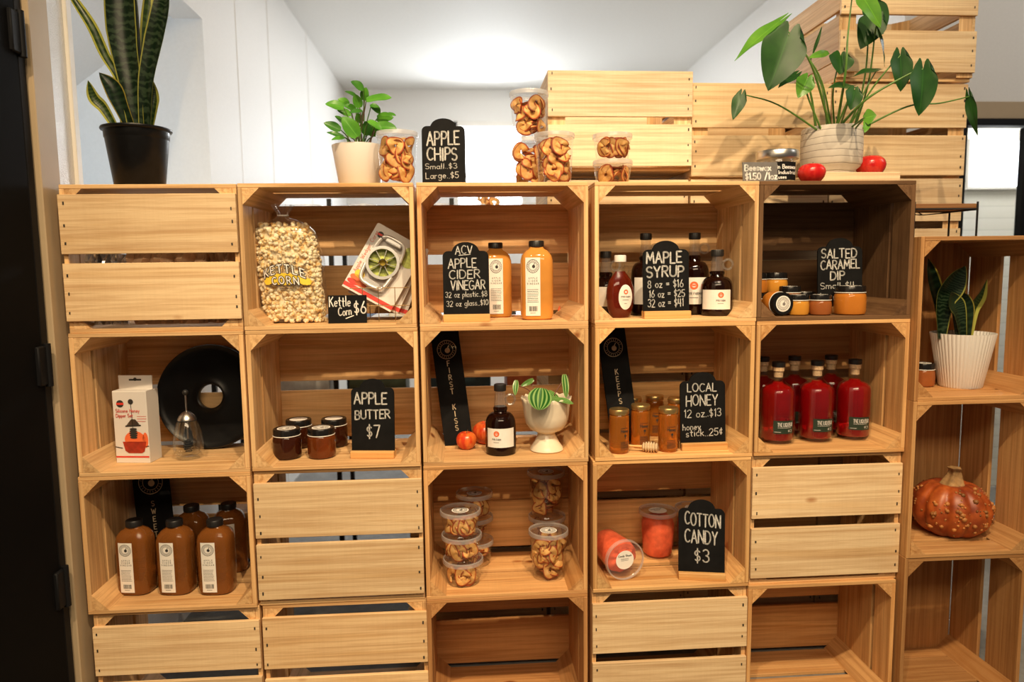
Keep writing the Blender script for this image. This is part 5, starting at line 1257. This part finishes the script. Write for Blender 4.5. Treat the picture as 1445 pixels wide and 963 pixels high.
SNAKE = [([[-0.923,0.13,1.718],[-0.918,0.12,1.829],[-0.95,0.11,1.909],[-0.973,0.1,1.977],[-1.014,0.1,2.047],[-1.034,0.1,2.082]],0.026),([[-0.925,0.1,1.714],[-0.953,0.09,1.762],[-0.974,0.085,1.789],[-0.983,0.08,1.832]],0.03),([[-0.895,0.12,1.718],[-0.915,0.1,1.777],[-0.928,0.09,1.821],[-0.958,0.09,1.855]],0.043),([[-0.884,0.12,1.716],[-0.889,0.11,1.832],[-0.901,0.11,1.945],[-0.902,0.11,2.047],[-0.894,0.11,2.199],[-0.892,0.11,2.308]],0.072),([[-0.887,0.15,1.721],[-0.883,0.15,1.852],[-0.882,0.15,1.958],[-0.879,0.15,2.067],[-0.875,0.15,2.216]],0.036),([[-0.863,0.12,1.716],[-0.844,0.1,1.829],[-0.817,0.09,1.924],[-0.789,0.08,2.008],[-0.778,0.08,2.068],[-0.77,0.08,2.153]],0.06),([[-0.884,0.16,1.723],[-0.874,0.16,1.855],[-0.863,0.17,1.99],[-0.85,0.17,2.08],[-0.835,0.17,2.205]],0.028),([[-0.86,0.14,1.722],[-0.844,0.14,1.781],[-0.841,0.14,1.813],[-0.841,0.14,1.85]],0.028)]
SHELF_SNAKE = [([[1.463,0.15,1.131],[1.445,0.15,1.205],[1.422,0.15,1.281],[1.402,0.15,1.337]],0.049),([[1.438,0.12,1.132],[1.437,0.11,1.201],[1.457,0.1,1.256],[1.486,0.1,1.312]],0.067),([[1.549,0.15,1.13],[1.56,0.15,1.178],[1.584,0.15,1.222],[1.595,0.15,1.271]],0.045),([[1.5,0.11,1.132],[1.477,0.1,1.176],[1.459,0.1,1.207],[1.446,0.1,1.235]],0.053),([[1.531,0.13,1.132],[1.529,0.13,1.173],[1.51,0.13,1.211],[1.499,0.13,1.23]],0.036),([[1.534,0.18,1.128],[1.532,0.19,1.176],[1.544,0.2,1.207],[1.562,0.2,1.252]],0.048)]
MELON = [([0.212,0.02,0.984],[0.202,0.0,0.933],0.065),([0.145,0.05,1.005],[0.139,0.03,0.966],0.016),([0.199,0.1,0.998],[0.162,0.08,0.983],0.014),([0.286,0.08,1.014],[0.291,0.06,0.949],0.02),([0.243,0.05,0.948],[0.306,0.03,0.942],0.023),([0.244,0.1,0.957],[0.273,0.08,0.934],0.023)]
MELON_STEMS = [[[0.191,0.06,0.934],[0.184,0.06,0.97],[0.149,0.05,0.99]],[[0.21,0.07,0.932],[0.195,0.1,0.981],[0.199,0.1,0.998]],[[0.249,0.06,0.933],[0.259,0.07,0.962],[0.286,0.08,1.001]],[[0.229,0.06,0.931],[0.243,0.05,0.948]]]

# snake plant in the black nursery pot
sp = thing('snake_plant', 'tall banded snake plant in a black plastic nursery pot', 'plant', (-.892, .140, TOP))
pot(sp, [(.001, .004), (.060, .0), (.064, .003), (.080, .134), (.0805, .136), (.082, .138), (.083, .156), (.089, .158), (.0905, .161), (.089, .165), (.083, .165), (.081, .156), (.078, .12)], M['black_plastic'], soil=(.080, .145))
ms = [M['snake_edge'], M['snake_edge'], M['snake_plain'], M['snake'], M['snake_plain'], M['snake'], M['snake_edge'], M['snake_edge']]
for (pts, w), m, tw in zip(SNAKE, ms, (.6, .3, .5, .2, -.9, -.3, .8, .9)):
    pts = [local(sp, p) for p in pts]; pts[0].z = .150; blade(sp, pts, w * 1.05, m, (0.1 if tw > 0 else -.2, -1, 0), twist=tw)
# oval-leaved plant in the white pot
pp = thing('oval_leaf_plant', 'bushy green oval-leaved plant in a smooth white pot', 'plant', (-.292, .165, TOP))
pot(pp, [(.001, .004), (.052, .0), (.056, .003), (.074, .118), (.0745, .122), (.072, .122), (.069, .11)], M['white_ceramic'], soil=(.070, .110))
rn = random.Random(5)
for i, (b, t, w) in enumerate(PEPER):
    b = local(pp, b); t = local(pp, t); b.y += .03; t.y += .03
    if i > 19: b.z = max(b.z, .12)
    leaf(pp, b, t, w * 1.12, M['peper'] if i % 4 else M['peper_dark'], 'oval', (rn.uniform(-.3, .3), -1, rn.uniform(.3, .9)), droop=.08, cup=.25, nu=6, nv=10)
    s0 = Vector((b.x * .3 + rn.uniform(-.012, .012), .0 + rn.uniform(-.02, .02), .112))
    mb = MB(); mb.tube(bez([s0, (s0 + b) / 2 + Vector((0, .012, .012)), b], 5), .0022, 6, r1=.0015); mb.build('stem', M['brown_stem'] if i % 2 else M['stem'], pp)
# heart-leaved plant in the grey ribbed pot on a wooden plank
mb = MB(); mb.box((0, 0, .017), (.250, .215, .034), bev=.002); tag(mb.build('wooden_plank', M['wood_face'], None, (1.150, .190, TOP)), 'thick pale wooden plank under the grey ribbed pot', 'plank')
hp = thing('heart_leaf_plant', 'spreading heart-leaved plant in a grey pot with dark rings', 'plant', (1.128, .205, PLZ))
pot(hp, [(.001, .004), (.062, .0), (.066, .003), (.067, .016), (.082, .028), (.088, .040), (.0885, .080), (.0875, .142), (.086, .145), (.083, .143), (.081, .12)], M['striped_pot'], 64, fn=lambda p, a: Vector((p.x * (1 + .004 * math.sin(p.z * 420)), p.y * (1 + .004 * math.sin(p.z * 420)), p.z)), soil=(.083, .128))
for i, c in enumerate(PHILO_STEMS):
    c = [local(hp, p) for p in c]
    if i not in (9999,): c[0].y = max(-.055, min(.055, c[0].y + .03)); c[0].x = max(-.06, min(.06, c[0].x)); c[0].z = max(.130, min(c[0].z, .16))
    c[0].z = .128
    mb = MB(); mb.tube(bez(c, 7), .0042 if i in (1, 4, 5, 9) else .0030, 8, r1=.0017); mb.build('stem', M['stem'], hp)
kd = {5: ('oval',), 6: ('oval',)}
for i, (b, t, w) in enumerate(PHILO):
    b = local(hp, b); t = local(hp, t)
    m = M['philo_lite'] if i in (0, 3, 10, 16, 18, 6) else M['philo']
    fc = {0: (.1, -.5, .9), 1: (-.15, -1, .15), 7: (0, -.6, .8), 8: (0, -.5, .9), 9: (-.2, -1, .3), 12: (1, -.55, .5), 15: (-.9, -.5, .1), 2: (-.3, -1, .1), 4: (-.3, -.7, .6)}.get(i, (0.05 * (i % 3 - 1), -1, .25))
    leaf(hp, b, t, w * (1.08 if i not in (12, 15) else 1.4), m, 'oval' if i in (6, 19) else 'heart', fc, droop=.10, cup=.16)
# striped leaves in the footed planter
for i, (b, t, w) in enumerate(MELON):
    b = local(bp_, b); t = local(bp_, t)
    if i == 0: leaf(bp_, b + Vector((0, -.01, .004)), t + Vector((0, -.02, 0)), w * 1.05, M['melon'], 'oval', (0, -1, .35), droop=.10, cup=-.35, nu=28, nv=14)
    else: leaf(bp_, b + Vector((0, .03 if i == 5 else 0, 0)), t, w * 1.1, M['melon_lite'] if i in (1, 3) else M['melon'], 'oval', (-.3 if i == 1 else .2, -1, .2) if i < 4 else (0, -.5, 1), droop=.1, cup=.25, nu=12)
for c in MELON_STEMS:
    c = [local(bp_, p) for p in c]; c[0].z = .141; c[0].y = max(-.05, min(.05, c[0].y)); mb = MB(); mb.tube(bez(c, 6), .0017, 6); mb.build('stem', M['red_stem'], bp_)
# snake plant in the right end crate
sq = thing('snake_plant', 'short dark snake plant in a white ribbed pot, right end crate', 'plant', (1.522, .125, FR))
pot(sq, [(.001, .004), (.055, .0), (.058, .004), (.086, .160), (.087, .166), (.084, .166), (.080, .15)], M['white_ceramic'], 288, fn=lambda p, a: Vector((p.x * (1 + .022 * abs(math.cos(24 * a))), p.y * (1 + .022 * abs(math.cos(24 * a))), p.z)), soil=(.080, .150))
for (pts, w), m, tw in zip(SHELF_SNAKE, (M['snake_plain'], M['snake'], M['snake_edge'], M['snake'], M['snake_plain'], M['snake']), (.3, -.2, .5, .2, -.3, .2)):
    pts = [local(sq, p) for p in pts]; dz = .152 - pts[0].z
    pts = [p + Vector((0, -.02, 0)) for p in pts]; pts[0].z = .150; blade(sq, pts, w * 1.1, m, (.15, -1, 0), twist=tw, wb=.4)

# ------------------------------------------------------------------ pumpkin
pk = thing('warty_pumpkin', 'orange pumpkin covered in warts with a thick brown stem', 'pumpkin', (1.512, .125, FQ), .3)
R = .113; ZS = .80
def pump(t, a):
    rib = 1 - .085 * abs(math.cos(5 * a + .4)) ** 6 ; rr = R * math.cos(t) ** .86 * rib if math.cos(t) > 0 else 0
    z = R * ZS * math.sin(t) * (1 + .0 * rib); z -= .028 * math.exp(-(rr / .035) ** 2) if t > 0 else -.014 * math.exp(-(rr / .04) ** 2)
    k = 1 + .02 * math.sin(3 * a + 2 * t)
    return Vector((rr * k * math.cos(a), rr * k * math.sin(a), z + R * ZS - .0155 + .012))
mb = MB(); ns, nt_ = 120, 36
vs = [pump(-PI / 2 + .001 + (PI - .002) * j / nt_, 2 * PI * k / ns) for j in range(nt_ + 1) for k in range(ns)]
zmin = min(v.z for v in vs); vs = [v - Vector((0, 0, zmin)) for v in vs]
mb._add(vs, [(j * ns + k, j * ns + (k + 1) % ns, (j + 1) * ns + (k + 1) % ns, (j + 1) * ns + k) for j in range(nt_) for k in range(ns)], 0, True)
mb.build('rind', M['pumpkin'], pk, sharp=180)
mb = MB(); rn = random.Random(11)
for k in range(210):
    cl_ = rn.random(); a = rn.uniform(0, 2 * PI) if cl_ < .4 else rn.choice([.3, 1.2, 2.4, 3.6, 4.1, 4.7, 5.2, 5.9]) + rn.gauss(0, .12)
    t = rn.uniform(-.7, 1.0) if cl_ < .4 else rn.gauss(.15, .35)
    p = pump(max(-.9, min(1.1, t)), a) - Vector((0, 0, zmin)); s = rn.choice((.002, .003, .004, .0055, .0075)) * rn.uniform(.85, 1.15); mb.ball(p, s, 0, 1, jit=.15)
w_ = mb.build('warts', M['wart'], pk, sharp=180); w_['kind'] = 'stuff'
zt = (pump(PI / 2 - .01, 0) - Vector((0, 0, zmin))).z
mb = MB(); c = bez([(0, 0, zt - .006), (.004, 0, zt + .020), (.006, -.004, zt + .046), (-.004, -.010, zt + .068)], 5)
n = len(c); seg = 30; vs = []
for i, p in enumerate(c):
    r_ = .028 * (1 - i / (n - 1)) ** 1.6 + .0140 + (.004 if i > n - 3 else 0)
    for k in range(seg): a = 2 * PI * k / seg; q = r_ * (1 + .14 * math.cos(5 * a + i * .06)); vs.append(p + Vector((q * math.cos(a), q * math.sin(a), 0)))
mb._add(vs, [(i * seg + k, i * seg + (k + 1) % seg, (i + 1) * seg + (k + 1) % seg, (i + 1) * seg + k) for i in range(n - 1) for k in range(seg)] + [tuple((n - 1) * seg + k for k in range(seg))], 0, True); mb.build('stem', M['pump_stem'], pk)

# ------------------------------------------------------------------ beeswax jar, wire stand, paper, back rack
bj = thing('beeswax_jar', 'clear glass jar with a wide steel lid and black label', 'jar', (.926, .130, TOP))
mb = MB(); mb.lathe([(.001, .004), (.046, .0), (.052, .003), (.053, .010), (.053, .070), (.050, .077)], 44); mb.lathe([(.001, .008), (.048, .008), (.050, .012), (.050, .070), (.048, .077)], 44); mb.build('glass_body', M['glass'], bj)
mb = MB(); mb.lathe([(.059, .076), (.060, .078), (.060, .096), (.057, .100), (.0005, .101)], 48, cap0=True); mb.build('lid', M['steel'], bj)
mp = cyl(.053, 0, .15, .0007); mb = MB(); mb.rect(-.034, .012, .034, .064, mp, 0, 12); lb = mb.build('label', M['chalkboard'], bj)
m2 = lift(mp, .0004); mb = MB(); text(mb, 'in Beeswax', -.030, .030, .044, .0115, .0020, m2); text(mb, 'Industrial', -.026, .030, .029, .0100, .0018, m2); text(mb, 'uses', -.026, -.004, .016, .0095, .0018, m2); mb.build('lettering', M['chalk_bright'], lb)
CZ = 3 * PW
ws = thing('wire_stand', 'small black wire stand with a stained wooden top, right end', 'stand', (1.372, .075, CZ))
mb = MB(); mb.box((0, 0, .087), (.185, .115, .014), bev=.002); mb.build('top', M['stain_wood'], ws)
mb = MB(); mb.tube([(.091 * a, .056 * b, .0785) for a, b in ((-1, -1), (1, -1), (1, 1), (-1, 1))], .0022, 6, closed=True); mb.build('top_frame', M['black_metal'], ws)
for a in (-1, 1):
    for b in (-1, 1):
        mb = MB(); mb.tube([(.0935 * a, .0585 * b, 0), (.0935 * a, .0585 * b, .099)], .0028, 8); mb.build('leg', M['black_metal'], ws)
mb = MB(); mb.tube([(-.091, -.056, .076), (-.03, 0, .066), (.091, .056, .076)], .0016, 6); mb.tube([(-.091, .056, .076), (-.03, 0, .066), (.091, -.056, .076)], .0016, 6); mb.build('cross_wire', M['black_metal'], ws)
# crumpled packing paper in the first closed crate
def paper(label, loc, sx, sz, m, seed):
    rnd = random.Random(seed); mb = MB(); n1, n2 = 14, 8
    pts = [[Vector((sx * (i / n1 - .5), rnd.uniform(-.018, .018), sz * j / n2 + rnd.uniform(-.008, .012) * (j == n2))) for i in range(n1 + 1)] for j in range(n2 + 1)]
    mb.grid(n1, n2, lambda u, v: pts[int(round(v * n2))][int(round(u * n1))], smooth=False)
    tag(mb.build('packing_paper', m, None, loc, recalc=False), label, 'paper', 'packing paper in the top left crate')
paper('crumpled kraft paper seen through the gap at the centre of the top left crate', (-.79, .036, F1 + .0085), .20, .200, M['kraft'], 2)
paper('crumpled kraft paper at the right of the gap in the top left crate', (-.665, .050, F1 + .0085), .11, .195, M['kraft'], 4)
paper('shiny silver paper at the left of the gap in the top left crate', (-.95, .045, F1 + .0085), .10, .195, M['wine_silver'], 6)
# small dried chili on the slat beside the orange vinegar bottle
mb = MB(); mb.lathe([(.0005, 0), (.004, .006), (.005, .014), (.002, .024), (.0005, .026)], 12, fn=lambda p, a: Vector((p.x + .2 * (p.z ** 2) * 10, p.y, p.z))); tag(mb.build('fallen_leaf', M['orange_ink'], None, (.300, .283, F1 + .0005)), 'tiny orange leaf at the right rear of the vinegar crate', 'leaf')
# black rack in the back room, seen through the gaps
rk = thing('metal_rack', 'black metal rack in the back room, seen through the crate gaps', 'rack', (-.28, 1.10, 0))
for a in (-.72, -.24, .24, .72):
    for b in (-.16, .16):
        mb = MB(); mb.box((a, b, .80), (.018, .018, 1.60)); mb.build('post', M['black_metal'], rk)
for z in (.30, .72, 1.12, 1.50):
    mb = MB(); mb.box((0, 0, z), (1.46, .36, .018), bev=.002); mb.build('shelf', M['stain_wood'] if z < 1 else M['white_plastic'], rk)
RZ = 1.509
def rtub(label, short, x, h, n, dy=0): tub(label, short, x, 1.02 + dy, RZ, h, n, group='tubs on the back rack')
for k, x in enumerate((-.62, -.40, -.22, -.09, .04, .30, .41)):
    rtub('short tub of dried apple on the back rack, %s from the left' % ('first second third fourth fifth sixth seventh'.split()[k]), '%s short tub on the back rack' % ('first second third fourth fifth sixth seventh'.split()[k]), x, .0735, 3)
tub('tall tub on the back rack, in front of the bright window', 'tall tub on the back rack', .118, 1.13, RZ, .150, 7, group='tubs on the back rack')
bc = [((-.70, 1.129, .20, .19), (.02, .02, .022), 'dark'), ((-.46, 1.129, .17, .17), (.12, .22, .45), 'blue'), ((-.20, 1.129, .22, .20), (.62, .60, .56), 'pale'), ((.12, 1.129, .20, .16), (.03, .03, .035), 'black'), ((.36, 1.129, .14, .18), (.30, .10, .05), 'red'),
      ((-.66, .729, .22, .24), (.60, .60, .58), 'white'), ((-.36, .729, .24, .26), (.06, .08, .05), 'deep green'), ((-.02, .729, .26, .22), (.02, .05, .07), 'teal'), ((.24, .729, .14, .24), (.45, .10, .03), 'orange'), ((.39, .729, .09, .24), (.75, .72, .68), 'cream')]
for (x, z, w, h), c, nmz in bc:
    r = thing('storage_box', '%s storage box on the %s shelf of the back rack' % (nmz, 'middle' if z > 1 else 'lower'), 'box', (x, 1.08, z), 0, 'boxes on the back rack')
    m = simple('box_' + nmz.replace(' ', '_'), c, .5, var=.1)
    mb = MB(); mb.box((0, 0, (h - .03) / 2), (w - .008, .20, h - .03), bev=.003); mb.build('body', m, r)
    mb = MB(); mb.box((0, 0, h - .015), (w, .208, .030), bev=.003); mb.build('lid', m, r)
